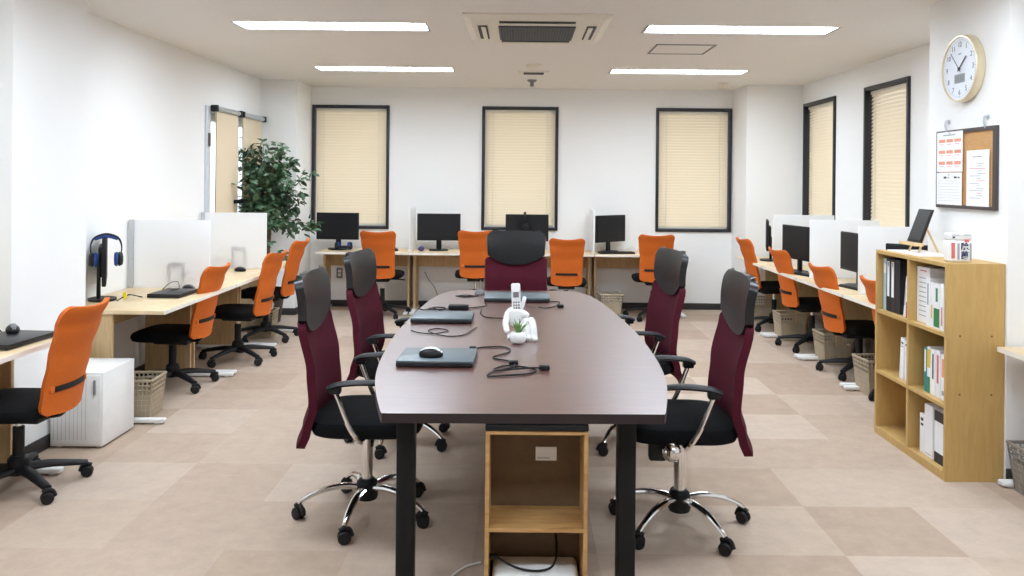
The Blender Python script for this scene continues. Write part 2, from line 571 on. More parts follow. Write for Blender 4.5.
# windows: black frame, glass pane, cream venetian blind
def window(n, place, w, blind_label):
    z0, z1 = WZ0, WZ1
    fw, fd = 0.034, 0.055
    b = MB()
    def bx(u0, u1, d0, d1, v0, v1, m=0):
        P = [place(u, d, v) for u in (u0, u1) for d in (d0, d1) for v in (v0, v1)]
        b.box(min(p[0] for p in P), max(p[0] for p in P), min(p[1] for p in P), max(p[1] for p in P), min(p[2] for p in P), max(p[2] for p in P), m, bev=0.004)
    # d: >0 into the room, <0 into the wall
    bx(0, fw, -0.12, 0.022, z0, z1); bx(w - fw, w, -0.12, 0.022, z0, z1)
    bx(fw, w - fw, -0.12, 0.022, z0, z0 + fw); bx(fw, w - fw, -0.12, 0.022, z1 - fw, z1)
    fr = struct(b.build('window_%d' % n, 'winframe'))
    b = MB()
    bx(fw, w - fw, -0.115, -0.109, z0 + fw, z1 - fw)
    b.build('pane', 'glass', fr, smooth=False)
    # blind
    bl = thing('venetian_blind', blind_label, 'blind', place(w / 2, -0.045, z0 + fw), 0, 'cream venetian blinds in the windows')
    inv = Matrix.Translation(-Vector(place(w / 2, -0.045, z0 + fw)))
    b = MB(); b.T = inv
    bx(fw + 0.004, w - fw - 0.004, -0.07, -0.025, z1 - fw - 0.035, z1 - fw - 0.002)
    b.build('head_rail', 'rail', bl)
    b = MB(); b.T = inv
    top, bot = z1 - fw - 0.04, z0 + fw + 0.045
    nsl = 40
    for i in range(nsl):
        z = bot + (top - bot) * i / (nsl - 1)
        a = [(fw + 0.002, -0.036, z - 0.017), (w - fw - 0.002, -0.036, z - 0.017), (w - fw - 0.002, -0.042, z + 0.004), (fw + 0.002, -0.042, z + 0.004), (w - fw - 0.002, -0.060, z + 0.020), (fw + 0.002, -0.060, z + 0.020)]
        V = [b.bm.verts.new(inv @ Vector(place(*p))) for p in a]
        b.bm.faces.new((V[0], V[1], V[2], V[3])); b.bm.faces.new((V[3], V[2], V[4], V[5]))
    b.build('slats', 'blind', bl)
    b = MB(); b.T = inv
    bx(fw + 0.008, w - fw - 0.008, -0.065, -0.04, z0 + fw + 0.004, z0 + fw + 0.03)
    b.build('bottom_rail', 'rail', bl)
    for u in (0.13, w - 0.13):
        b = MB(); b.T = inv
        bx(u - 0.002, u + 0.002, -0.034, -0.031, z0 + fw + 0.02, z1 - fw - 0.01)
        b.build('ladder_cord', 'rail', bl)

names = ['cream venetian blind in the back wall window nearest the ficus',
         'cream venetian blind in the middle window behind the monitor with headphones',
         'cream venetian blind in the back wall window above the empty dark skirting']
for i, (x0, x1) in enumerate(far_win):
    window(i + 1, (lambda u, d, v, x0=x0: (x0 + u, YF - d, v)), x1 - x0, names[i])
rn = ['cream venetian blind in the wide black framed window nearest the wall clock', 'cream venetian blind in the narrow looking side window beside the white corner']
for i, (y0, y1) in enumerate(right_win):
    window(i + 4, (lambda u, d, v, y0=y0: (XR - d, y0 + u, v)), y1 - y0, rn[i])

# glazed double door on the left wall
b = MB()
y0, y1, z1 = DOOR[0], DOOR[1], DOOR[3]
ym = (y0 + y1) / 2
b.box(XL - 0.15, XL + 0.02, y0 - 0.04, y0 + 0.045, 0, z1 + 0.03, bev=0.004)
b.box(XL - 0.15, XL + 0.02, y1 - 0.045, y1 + 0.028, 0, z1 + 0.03, bev=0.004)
b.box(XL - 0.15, XL + 0.02, y0 + 0.045, y1 - 0.045, z1 - 0.03, z1 + 0.03, bev=0.004)
door = struct(b.build('door_1', 'doorframe'))
for k, (a, c) in enumerate(((y0 + 0.05, ym - 0.003), (ym + 0.003, y1 - 0.05))):
    b = MB()
    X0, X1 = XL - 0.05, XL - 0.005
    st = 0.07
    b.box(X0, X1, a, a + st, 0.01, z1 - 0.035, bev=0.003); b.box(X0, X1, c - st, c, 0.01, z1 - 0.035, bev=0.003)
    b.box(X0, X1, a + st, c - st, 0.01, 0.15, bev=0.003); b.box(X0, X1, a + st, c - st, z1 - 0.105, z1 - 0.035, bev=0.003)
    lf = b.build('door_leaf', 'doorframe', door)
    b = MB(); b.box(XL - 0.03, XL - 0.024, a + st, c - st, 0.15, z1 - 0.105)
    b.build('pane', 'glass', lf, smooth=False)
for yy in (y0 + 0.012, y1 - 0.012):
    for zz in (0.35, 1.84):
        b = MB(); b.cyl((XL + 0.024, yy, zz - 0.06), (XL + 0.024, yy, zz + 0.06), 0.013, seg=10)
        b.box(XL + 0.018, XL + 0.024, yy - 0.025, yy + 0.025, zz - 0.06, zz + 0.06)
        b.build('hinge', 'hinge', door)
b = MB()
b.tube([(XL, ym - 0.13, 1.255), (XL + 0.06, ym - 0.12, 1.26), (XL + 0.06, ym + 0.13, 1.26), (XL + 0.06, ym + 0.16, 1.23), (XL + 0.06, ym + 0.16, 1.0), (XL, ym + 0.16, 0.99)], 0.02, 8, smooth=4)
b.build('door_handle', 'black', door)

# roller shades hung over the two leaves
for k, (a, c, lab) in enumerate(((y0 + 0.06, ym - 0.035, 'beige roller shade over the near leaf of the grey framed double door'), (ym + 0.035, y1 - 0.03, 'beige roller shade over the door leaf partly hidden by the ficus'))):
    t = thing('roller_shade', lab, 'blind', (XL + 0.055, (a + c) / 2, z1 + 0.01), 0, 'beige roller shades on the door')
    hw = (c - a) / 2
    b = MB(); b.cyl((0, -hw, 0), (0, hw, 0), 0.024, seg=14); b.box(-0.028, 0.0, -hw, hw, 0.0, 0.026)
    b.build('tube', 'alu', t)
    for s in (-1, 1):
        b = MB(); b.box(-0.032, 0.03, s * hw - 0.022, s * hw + 0.022, -0.03, 0.03, bev=0.006)
        b.build('end_cap', 'black', t)
    b = MB()
    sl = 0.03
    b.shell(lambda u, v: (-0.012 + 0.006 * math.sin(v * 5), u * (hw - 0.022) + 0.018, -v * 1.55), [-1, -0.5, 0, 0.5, 1], [i / 12 for i in range(13)], 0.0015)
    b.build('fabric', 'shade', t)
    b = MB(); b.box(-0.02, 0.0, -hw + 0.04, hw, -1.575, -1.55, bev=0.004)
    b.build('weight_bar', 'rail', t)
    b = MB(); b.tube([(0.0, -hw + 0.03, -0.02), (0.0, -hw + 0.03, -1.1)], 0.003, 6)
    b.build('pull_chain', 'grey', t)

# ------------------------------------------------------------------ ceiling fittings
labs = {(0, 0): 'lit recessed ceiling light, the near one toward the door side of the air conditioner', (0, 1): 'lit recessed ceiling light over the square access hatch, nearest the wall clock',
        (1, 0): 'lit recessed ceiling light nearest the ficus corner of the room', (1, 1): 'lit recessed ceiling light between the access hatch and the back wall'}
lamp0 = None
for j, y in enumerate(LY):
    for i, (x0, x1) in enumerate(LX):
        cx = (x0 + x1) / 2
        lab = labs.get((j, i), 'lit recessed ceiling light %s' % ['', '', 'above the table front', 'above the viewer', 'behind the viewer'][j] + (' on the window side' if i else ' on the door side'))
        if lamp0 is None:
            t = thing('ceiling_light', lab, 'ceiling light', (cx, y, H), 0, 'recessed ceiling lights')
            hl, hw = (x1 - x0) / 2, LW / 2
            b = MB()
            b.box(-hl, hl, -hw, hw, 0.055, 0.075); b.box(-hl, -hl + 0.012, -hw, hw, 0.0, 0.055); b.box(hl - 0.012, hl, -hw, hw, 0, 0.055)
            b.box(-hl + 0.012, hl - 0.012, -hw, -hw + 0.012, 0, 0.055); b.box(-hl + 0.012, hl - 0.012, hw - 0.012, hw, 0, 0.055)
            b.build('housing', 'grey', t)
            b = MB(); b.box(-hl + 0.014, hl - 0.014, -hw + 0.014, hw - 0.014, 0.02, 0.028)
            b.build('diffuser', 'light', t)
            lamp0 = t
        else:
            dup(lamp0, lab, (cx, y, H))

# air conditioner cassette
t = thing('air_conditioner', 'white square ceiling cassette air conditioner with a dark centre grille', 'air conditioner', (0.105, 5.74, H))
b = MB()
q = 0.485
ring = [(q, 0.0), (q, -0.012), (q - 0.05, -0.035), (0.27, -0.04)]
b.rings([[Vector((s * r, u * r, z)) for s, u in ((-1, -1), (1, -1), (1, 1), (-1, 1))] for r, z in ring] , 0)
b.build('panel', 'acwhite', t, ang=20)
b = MB()
b.box(-0.26, 0.26, -0.26, 0.26, -0.047, -0.041, 1)
for i in range(27):
    x = -0.25 + i * 0.5 / 26
    b.box(x - 0.0018, x + 0.0018, -0.25, 0.25, -0.052, -0.046, 0)
for i in range(14):
    y = -0.25 + i * 0.5 / 13
    b.box(-0.25, 0.25, y - 0.002, y + 0.002, -0.053, -0.046, 0)
b.build('intake_grille', ['grey', 'acdark'], t, smooth=False)
for k in range(4):
    b = MB(); b.T = Matrix.Rotation(k * math.pi / 2, 4, 'Z')
    b.box(-0.25, 0.25, 0.335, 0.40, -0.0415, -0.0375, 1)
    b.box(-0.245, 0.245, 0.345, 0.375, -0.052, -0.046, 0, T=None)
    b.build('louver', ['acwhite', 'acdark'], t, smooth=False)

b = MB(); b.lathe([(0.075, 0), (0.075, -0.012), (0.055, -0.03), (0.02, -0.036)], (0, 0, 0)); o = b.build('ceiling_speaker', 'acwhite')
o.location = (0.12, 7.62, H); tag(o, 'round white detector on the ceiling behind the air conditioner', 'smoke detector')
t = thing('emergency_light', 'small rectangular ceiling fitting with a dark slot beyond the air conditioner', 'emergency light', (0.125, 8.12, H))
b = MB(); b.box(-0.15, 0.15, -0.1, 0.1, -0.012, 0, bev=0.004); b.build('plate', 'acwhite', t)
b = MB(); b.box(-0.1, 0.1, -0.06, 0.05, -0.02, -0.012)
for i in range(9): b.box(-0.09 + i * 0.0225 - 0.003, -0.09 + i * 0.0225 + 0.003, -0.06, 0.05, -0.024, -0.02)
b.build('slot_grille', 'acdark', t, smooth=False)
b = MB(); b.lathe([(0.05, 0), (0.05, -0.015), (0.02, -0.03), (0.018, -0.06), (0.03, -0.066), (0.005, -0.075)]); o = b.build('sprinkler_head', 'grey')
o.location = (0.118, 8.75, H); tag(o, 'small round sprinkler head on the ceiling near the back wall middle', 'sprinkler')
b = MB(); b.lathe([(0.055, 0), (0.055, -0.02), (0.045, -0.05), (0.01, -0.06)]); o = b.build('smoke_detector', 'acwhite')
o.location = (2.2, 8.9, H); tag(o, 'small white smoke detector on the ceiling by the white corner column', 'smoke detector')
t = thing('access_hatch', 'square ceiling access hatch with a thin metal frame', 'hatch', (1.29, 6.63, H))
b = MB()
for k in range(4):
    b.box(-0.235, 0.235, 0.222, 0.235, -0.006, 0.0, T=Matrix.Rotation(k * math.pi / 2, 4, 'Z'))
b.build('frame', 'grey', t, smooth=False)
b = MB(); b.box(-0.217, 0.217, -0.217, 0.217, -0.003, 0); b.build('panel', 'ceil', t, smooth=False)

# ------------------------------------------------------------------ office chairs
def rounded(v, H_, r, w):
    d = min(v, 1 - v) * H_
    if d >= r: return w
    return w - r + math.sqrt(max(0, r * r - (r - d) ** 2))

def cosv(n): return [0.5 - 0.5 * math.cos(math.pi * i / n) for i in range(n + 1)]
def lerp(tab, x):
    for (a, p), (c, q_) in zip(tab, tab[1:]):
        if x <= c:
            s = (x - a) / (c - a); s = s * s * (3 - 2 * s)
            return p + (q_ - p) * s
    return tab[-1][1]

def cushion(mb, w, d, z0, z1, r, m=0, cy=0.0, puff=0.012):
    # rounded-square cushion
    rings = []
    n = 40
    def ringat(s, z):
        out = []
        for k in range(n):
            a = 2 * math.pi * k / n
            c, si = math.cos(a), math.sin(a)
            e = 2 / 4.5
            out.append(Vector((w / 2 * s * math.copysign(abs(c) ** e, c), cy + d / 2 * s * math.copysign(abs(si) ** e, si), z)))
        return out
    h = z1 - z0
    for s, z in ((0.5, z0), (0.90, z0), (0.97, z0 + h * 0.12), (1.0, z0 + h * 0.4), (0.995, z0 + h * 0.62), (0.96, z0 + h * 0.85), (0.88, z1 - 0.002), (0.6, z1 + puff * 0.7), (0.25, z1 + puff)):
        rings.append(ringat(s, z))
    mb.rings(rings, m)

def caster_mesh(mb):
    for s in (-1, 1):
        mb.lathe([(0.006, -0.009), (0.024, -0.009), (0.0275, -0.004), (0.0275, 0.004), (0.022, 0.009), (0.006, 0.009)], (s * 0.013, 0, 0.0275), 14, axis=(1, 0, 0))
    mb.cyl((0, 0, 0.03), (0, 0.0, 0.07), 0.008, seg=8)
    mb.tube([(0, -0.02, 0.055), (0, 0.0, 0.062), (0, 0.02, 0.056), (0, 0.031, 0.03)], 0.011, 8, smooth=3)

def chair_base(root, kind):
    met = 'chrome' if kind == 'staff' else 'black'
    rad = 0.295
    b = MB()
    for k in range(5):
        T = Matrix.Rotation(2 * math.pi * k / 5 + (0.35 if kind == 'task' else -0.13), 4, 'Z')
        if kind == 'staff':
            b.tube([(0.02, 0, 0.125), (0.10, 0, 0.135), (0.19, 0, 0.122), (0.265, 0, 0.09), (rad, 0, 0.07)], [0.02, 0.019, 0.016, 0.013, 0.012], 10, 0, T, smooth=3, flat=0.75)
        else:
            b.tube([(0.02, 0, 0.10), (0.12, 0, 0.10), (0.22, 0, 0.085), (rad, 0, 0.072)], [0.034, 0.03, 0.025, 0.02], 10, 0, T, smooth=3, flat=0.62)
    b.lathe([(0.045, 0.075), (0.05, 0.09), (0.046, 0.15), (0.032, 0.165)], (0, 0, 0), 20, 1)
    b.build('base', [met, 'black'], root)
    for k in range(5):
        a = 2 * math.pi * k / 5 + (0.35 if kind == 'task' else -0.13)
        b = MB()
        caster_mesh(b)
        c = b.build('caster', 'black', root)
        c.location = (rad * math.cos(a), rad * math.sin(a), 0)
        c.rotation_euler = (0, 0, a * 2.3 + 0.6)

ORANGE_RAISE = ('seat', 'backrest', 'mechanism', 'back_bracket', 'piston')
def make_orange(label):
    root = thing('task_chair', label, 'chair', group='orange task chairs at the desks')
    chair_base(root, 'task')
    b = MB(); b.cyl((0, 0, 0.12), (0, 0, 0.30), 0.026, seg=14); b.build('gas_lift', 'black', root)
    b = MB(); b.cyl((0, 0, 0.24), (0, 0, 0.40), 0.014, seg=12); b.build('piston', 'chrome', root)
    b = MB(); b.box(-0.09, 0.09, -0.15, 0.10, 0.385, 0.425, bev=0.012); b.tube([(0.08, 0.02, 0.40), (0.2, 0.03, 0.395), (0.24, 0.03, 0.39)], 0.007, 8); b.build('mechanism', 'black', root)
    b = MB(); cushion(b, 0.45, 0.43, 0.42, 0.485, 0.1, cy=0.02); b.build('seat', 'blacksoft', root)
    b = MB(); b.tube([(0, -0.10, 0.405), (0, -0.20, 0.41), (0, -0.226, 0.46), (0, -0.232, 0.56)], 0.026, 8, smooth=4, flat=0.4); b.build('back_bracket', 'black', root)
    Hb, z0 = 0.51, 0.44
    wt = [(0, 0.165), (0.25, 0.163), (0.5, 0.165), (0.8, 0.18), (1.0, 0.192)]
    yt = [(0, -0.238), (0.22, -0.252), (0.5, -0.282), (0.8, -0.33), (1.0, -0.375)]
    def f(u, v):
        w = rounded(v, Hb, 0.045, lerp(wt, v))
        x = u * w
        dip = -0.014 * (1 - u * u) * max(0, (v - 0.75) / 0.25) + (0.008 * (1 - u * u) * max(0, (0.2 - v) / 0.2) * -1)
        return (x, lerp(yt, v) + 0.05 * (x / 0.19) ** 2, z0 + v * Hb + dip)
    b = MB()
    b.shell(f, [-1 + 2 * i / 18 for i in range(19)], cosv(26), 0.022)
    bk = b.build('backrest', 'orange', root)
    b = MB()
    zc = z0 + 0.235 * Hb
    b.shell(lambda u, v: (u * 0.115, lerp(yt, 0.235) + 0.05 * (u * 0.115 / 0.19) ** 2 - 0.014 - 0.012 * (v - 0.5) * 0, zc + (v - 0.5) * 0.026), [-1 + 2 * i / 10 for i in range(11)], [0, 0.5, 1], 0.009)
    b.build('lumbar_bar', 'black', bk)
    for s in (-1, 1):
        b = MB(); b.box(s * 0.13 - 0.016, s * 0.13 + 0.016, -0.012, 0.006, zc - 0.016, zc + 0.016, bev=0.005, T=Matrix.Translation((0, lerp(yt, 0.235) + 0.05 * (0.13 / 0.19) ** 2 - 0.006, 0)))
        b.build('clip', 'orange', bk)
    return root

o0 = make_orange('orange task chair at the corner desk by the ficus, behind the back wall monitor on its own window')
og = 'orange task chairs at the desks'
# (x, y, facing angle, raise, label); facing +Y = 0
spots = [(-1.495, 8.98, 0, 0.0, 'orange task chair at the back wall desk nearest the ficus'),
         (-0.478, 8.98, 3, 0.015, 'orange task chair at the back wall beside the far maroon chair, toward the ficus'),
         (0.515, 8.98, -2, -0.06, 'lowered orange task chair at the back wall below the middle window'),
         (1.465, 8.98, -3, -0.01, 'orange task chair at the back wall desk end nearest the dark skirting'),
         (2.62, 8.42, -86, -0.02, 'orange task chair at the side desks closest to the back wall window corner'),
         (2.655, 7.42, -84, -0.045, 'orange task chair at the side desks between two other orange chairs'),
         (2.67, 6.42, -84, -0.085, 'orange task chair in full view at the window wall desks, second from the bookcase'),
         (2.70, 5.50, -86, -0.08, 'orange task chair at the side desks mostly hidden behind the wooden bookcase'),
         (-2.385, 3.92, 88, -0.05, 'orange task chair at the desk nearest the viewer with a black laptop'),
         (-2.47, 5.86, 86, -0.07, 'orange task chair at the desk where headphones hang on a monitor'),
         (-2.30, 6.72, 84, -0.05, 'orange task chair on the door side in front of the second frosted divider'),
         (-2.35, 7.62, 86, -0.02, 'orange task chair on the door side closest to the ficus trunk')]
for i, (x, y, a, dz, lab) in enumerate(spots):
    if i == 0:
        o0.location = (x, y, 0); o0.rotation_euler = (0, 0, R(a)); o0['label'] = lab
    else:
        dup(o0, lab, (x, y, 0), a, og, dz, ORANGE_RAISE)

def make_staff(label):
    root = thing('office_armchair', label, 'chair', group='maroon high backed chairs around the table')
    chair_base(root, 'staff')
    b = MB(); b.cyl((0, 0, 0.13), (0, 0, 0.40), 0.025, seg=16); b.build('gas_lift', 'chrome', root)
    b = MB(); b.box(-0.11, 0.11, -0.17, 0.10, 0.39, 0.43, bev=0.012); b.tube([(0.1, 0.04, 0.405), (0.22, 0.06, 0.40)], 0.007, 8)
    b.box(-0.20, -0.15, 0.09, 0.16, 0.35, 0.43, bev=0.01)
    b.build('mechanism', 'black', root)
    b = MB(); b.cyl((-0.08, 0.08, 0.405), (-0.24, 0.08, 0.41), 0.014, seg=10); b.ball((-0.262, 0.08, 0.412), 0.04, 20)
    b.build('tension_knob', 'chrome', root)
    b = MB(); cushion(b, 0.49, 0.48, 0.425, 0.50, 0.1, cy=0.02); b.build('seat', 'blacksoft', root)
    z0, Hb = 0.38, 0.525
    yt = [(0, -0.275), (0.15, -0.25), (0.34, -0.225), (0.6, -0.235), (1.0, -0.275)]
    wt = [(0, 0.235), (0.3, 0.24), (0.6, 0.236), (1.0, 0.236)]
    def f(u, v):
        x = u * rounded(v, Hb, 0.03, lerp(wt, v))
        return (x, lerp(yt, v) + 0.035 * (x / 0.22) ** 2, z0 + v * Hb)
    b = MB(); b.shell(f, [-1 + 2 * i / 18 for i in range(19)], cosv(28), 0.034)
    bk = b.build('backrest', 'maroon', root)
    b = MB()
    b.tube([(0, -0.12, 0.41), (0, -0.22, 0.405), (0, -0.255, 0.42), (0, -0.262, 0.47)], 0.028, 8, smooth=4, flat=0.5)
    b.build('back_bracket', 'black', root)
    zh, Hh = 0.845, 0.26
    def g(u, v):
        zb = zh + 0.075 * abs(u) ** 2.2
        zt = zh + Hh - 0.012 * u * u
        z = zb + v * (zt - zb)
        d = zt - z
        w = 0.232 - 0.012 * (1 - v)
        if d < 0.05: w = w - 0.05 + math.sqrt(max(0, 0.05 ** 2 - (0.05 - d) ** 2))
        x = u * w
        return (x, -0.25 - 0.022 * v + 0.012 * (x / 0.22) ** 2 + 0.008 * math.sin(math.pi * v), z)
    b = MB(); b.shell(g, [-1 + 2 * i / 16 for i in range(17)], cosv(20), 0.036)
    b.build('headrest', 'leather', root)
    for s in (-1, 1):
        b = MB()
        b.tube([(s * 0.2, 0.02, 0.425), (s * 0.262, 0.015, 0.43), (s * 0.272, -0.03, 0.50), (s * 0.275, -0.085, 0.64)], 0.011, 10, smooth=4)
        a = b.build('armrest', 'chrome', root)
        b = MB()
        b.tube([(s * 0.275, -0.115, 0.652), (s * 0.275, -0.07, 0.668), (s * 0.272, 0.03, 0.676), (s * 0.266, 0.12, 0.668), (s * 0.262, 0.16, 0.650)], [0.024, 0.03, 0.03, 0.027, 0.02], 10, smooth=4, flat=0.4)
        b.box(s * 0.275 - 0.02, s * 0.275 + 0.02, -0.11, -0.06, 0.63, 0.665, bev=0.008)
        b.build('arm_pad', 'black', a)
    return root

s0 = make_staff('x')
sg = 'maroon high backed chairs around the table'
st_spots = [(0.705, 3.56, 89, 'maroon high back armchair on the bookcase side with its chrome base in full view'),
            (0.635, 4.72, 99, 'maroon high back armchair on the bookcase side, second from the front of the table'),
            (-0.02, 6.10, 181, 'maroon high back armchair at the far head of the table facing the viewer'),
            (-0.67, 3.66, -90, 'maroon high back armchair beside the laptop with a mouse on it'),
            (-0.665, 4.68, -97, 'maroon high back armchair beside the middle laptop on the table')]
for i, (x, y, a, lab) in enumerate(st_spots):
    if i == 0:
        s0.location = (x, y, 0); s0.rotation_euler = (0, 0, R(a)); s0['label'] = lab
    else:
        dup(s0, lab, (x, y, 0), a, sg, -0.02 if x < -0.1 else 0.0, ('seat', 'backrest', 'headrest', 'armrest', 'mechanism', 'tension_knob', 'back_bracket'))

# ------------------------------------------------------------------ meeting table
t = thing('conference_table', 'dark mahogany boat shaped meeting table on black legs in the room centre', 'table', (-0.006, 4.2, 0), 1.0)
outR = [(0.472, 2.735), (0.488, 2.79), (0.545, 3.06), (0.582, 3.32), (0.604, 3.65), (0.614, 4.1), (0.598, 4.6), (0.567, 5.1), (0.53, 5.44), (0.46, 5.70), (0.40, 5.78)]
pts, _ = spline([Vector((x, y - 4.2, 0)) for x, y in outR], [1] * len(outR), 4)
out = [(p.x, p.y) for p in pts] + [(-p.x, p.y) for p in reversed(pts)]
b = MB(); b.prism([(x, y) for x, y in out], 0.687, 0.72, 0, 1)
b.build('tabletop', ['tabletop', 'tableedge'], t)
for x, y in ((0.368, -1.30), (-0.408, -1.30), (0.38, 1.30), (-0.40, 1.30)):
    b = MB(); b.box(x - 0.032, x + 0.032, y - 0.032, y + 0.032, 0.01, 0.687, bev=0.006)
    b.cyl((x, y, 0), (x, y, 0.012), 0.025, seg=12)
    b.box(x - 0.06, x + 0.06, y - 0.06, y + 0.06, 0.68, 0.687)
    b.build('leg', 'blackmetal', t)
for x in (-0.40, 0.40):
    b = MB(); b.box(x - 0.02, x + 0.02, -1.26, 1.26, 0.645, 0.686)
    b.build('rail', 'blackmetal', t, smooth=False)
b = MB(); b.box(-0.38, 0.38, 1.28, 1.32, 0.645, 0.686)
b.build('rail', 'blackmetal', t, smooth=False)

# small open shelf box under the table
t = thing('shelf_box', 'light wood open shelf box standing under the front edge of the table', 'shelf', (0.065, 2.98, 0))
w, d, h, th = 0.172, 0.26, 0.66, 0.014
y0_, y1_ = -0.24, -0.04
for s in (-1, 1):
    b = MB(); b.box(s * w - (th if s > 0 else 0), s * w + (0 if s > 0 else th), y0_, y1_, 0, h, bev=0.001); b.build('side_panel', 'boxwood', t, smooth=False)
for z, nm in ((0.0, 'bottom_panel'), (0.322, 'shelf'), (h - 0.012, 'top_panel')):
    b = MB(); b.box(-w + th, w - th, y0_, y1_, z, z + (0.014 if z < 0.6 else 0.012), bev=0.001); b.build(nm, 'boxwood', t, smooth=False)
b = MB(); b.box(-w + th, w - th, y1_ - 0.008, y1_ - 0.002, 0.014, h - 0.012); b.box(-0.004, 0.004, y1_ - 0.011, y1_ - 0.008, 0.34, h - 0.014)
b.build('back_panel', 'hardboard', t, smooth=False)
b = MB(); b.box(0.0, 0.075, y1_ - 0.014, y1_ - 0.009, 0.50, 0.548, 0); b.box(0.006, 0.05, y1_ - 0.015, y1_ - 0.014, 0.508, 0.511, 1)
b.build('label_card', ['paper', 'print'], t, smooth=False)
b = MB(); b.box(-0.108, 0.238, 2.735, 3.02, 0.662, 0.684, bev=0.004); tag(b.build('slab', 'black'), 'flat black tray between the shelf box and the tabletop', 'slab')  # flat black slab filling the gap between box top and tabletop
t = thing('network_router', 'white vented electronic box lying in the lower part of the shelf box', 'router', (0.065, 2.83, 0.014))
b = MB(); b.box(-0.147, 0.147, -0.075, 0.085, 0, 0.155, bev=0.02, seg=4); b.build('body', 'white', t)
b = MB()
for r_ in range(3):
    for c_ in range(7):
        b.box(-0.125 + c_ * 0.008, -0.120 + c_ * 0.008, -0.0765, -0.074, 0.125 - r_ * 0.008, 0.129 - r_ * 0.008)
b.build('vent', 'black', t, smooth=False)
b = MB(); b.box(0.02, 0.075, -0.04, 0.01, 0.1545, 0.156); b.build('sticker', 'paper', t, smooth=False)
b = MB(); b.box(0.03, 0.07, -0.0765, -0.0745, 0.10, 0.125); b.build('front_label', 'print', t, smooth=False)
b = MB(); b.tube([(-0.07, 2.82, 0.205), (-0.03, 2.80, 0.19), (0.02, 2.785, 0.178), (0.08, 2.78, 0.176), (0.125, 2.80, 0.185), (0.14, 2.85, 0.22), (0.13, 2.90, 0.27), (0.09, 2.91, 0.285), (0.04, 2.91, 0.27)], 0.004, 8, smooth=6)
b.box(-0.095, -0.065, 2.812, 2.828, 0.198, 0.213, bev=0.003)
tag(b.build('power_cable', 'black'), 'black cable lying over the white box inside the shelf box', 'cable')
b = MB(); b.tube([(-0.14, 3.2, 0.006), (-0.20, 3.16, 0.006), (-0.25, 3.06, 0.006), (-0.24, 2.97, 0.006), (-0.18, 2.93, 0.006), (-0.135, 2.97, 0.006)], 0.004, 6, smooth=6)
tag(b.build('network_cable', 'white'), 'thin white cable looping on the carpet beside the shelf box', 'cable')

# ------------------------------------------------------------------ desks
def make_desk(name, label, length, depth, group, back_panel=True, feet=True):
    # local: user side at -Y (front edge y=0), desk extends to +Y, x from 0 to length
    t = thing(name, label, 'desk', group=group)
    b = MB(); b.box(0.002, length - 0.002, 0, depth, 0.665, 0.69, 0, bev=0.003)
    b.box(0.002, length - 0.002, -0.003, 0.0, 0.666, 0.689, 1)
    b.build('desktop', ['maple', 'edgewhite'], t)
    for x in (0.02, length - 0.045):
        b = MB(); b.box(x, x + 0.025, depth * 0.46, depth - 0.04, 0.03, 0.665, bev=0.002); b.build('side_panel', 'mapleside', t, smooth=False)
        if feet:
            b = MB(); b.box(x - 0.012, x + 0.037, 0.0, depth - 0.02, 0.008, 0.034, bev=0.008); b.cyl((x + 0.012, 0.05, 0), (x + 0.012, 0.05, 0.01), 0.016, seg=10); b.cyl((x + 0.012, depth - 0.08, 0), (x + 0.012, depth - 0.08, 0.01), 0.016, seg=10)
            b.build('foot', 'whitemetal', t)
    if back_panel:
        b = MB(); b.box(0.045, length - 0.045, depth - 0.09, depth - 0.072, 0.49, 0.66, bev=0.002); b.build('modesty_panel', 'mapleside', t, smooth=False)
    return t

dg_ = 'light wood desks along the walls'
far_desk = make_desk('desk', 'light maple desk against the back wall at the ficus end', 1.017, 0.60, dg_)
far_desk.location = (-2.235, 8.99, 0)
fl = ['', 'light maple desk against the back wall beside the divider with a purple item', 'light maple desk against the back wall under the middle window edge', 'light maple desk against the back wall with its outer end toward the dark skirting']
for i in range(1, 4):
    dup(far_desk, fl[i], (-2.235 + 1.021 * i, 8.99, 0))
side_desk = make_desk('desk', 'light maple desk at the window wall behind the bookcase', 0.985, 0.70, dg_)
side_desk.location = (2.36, 5.965, 0); side_desk.rotation_euler = (0, 0, R(-90))
for i, lab in ((1, 'light maple desk at the window wall, second from the bookcase'), (2, 'light maple desk at the window wall, third from the bookcase'), (3, 'light maple desk at the window wall closest to the corner column')):
    dup(side_desk, lab, (2.36, 5.965 + 1.0 * i, 0), -90)
dup(side_desk, 'light maple desk in the recess just in front of the bookcase', (2.395, 4.10, 0), -90)
for y, ln, lab in ((4.945, 1.25, 'light maple desk along the door wall with headphones on its monitor'), (6.20, 1.02, 'light maple desk along the door wall between the two frosted dividers'), (7.225, 0.78, 'light maple desk along the door wall closest to the ficus')):
    dk = make_desk('desk', lab, ln, 0.70, dg_)
    dk.location = (-2.14, y, 0); dk.rotation_euler = (0, 0, R(90))
near_desk = make_desk('desk', 'light maple desk nearest the viewer on the door side with a closed black laptop', 1.05, 0.55, dg_)
near_desk.location = (-2.285, 3.10, 0); near_desk.rotation_euler = (0, 0, R(90))

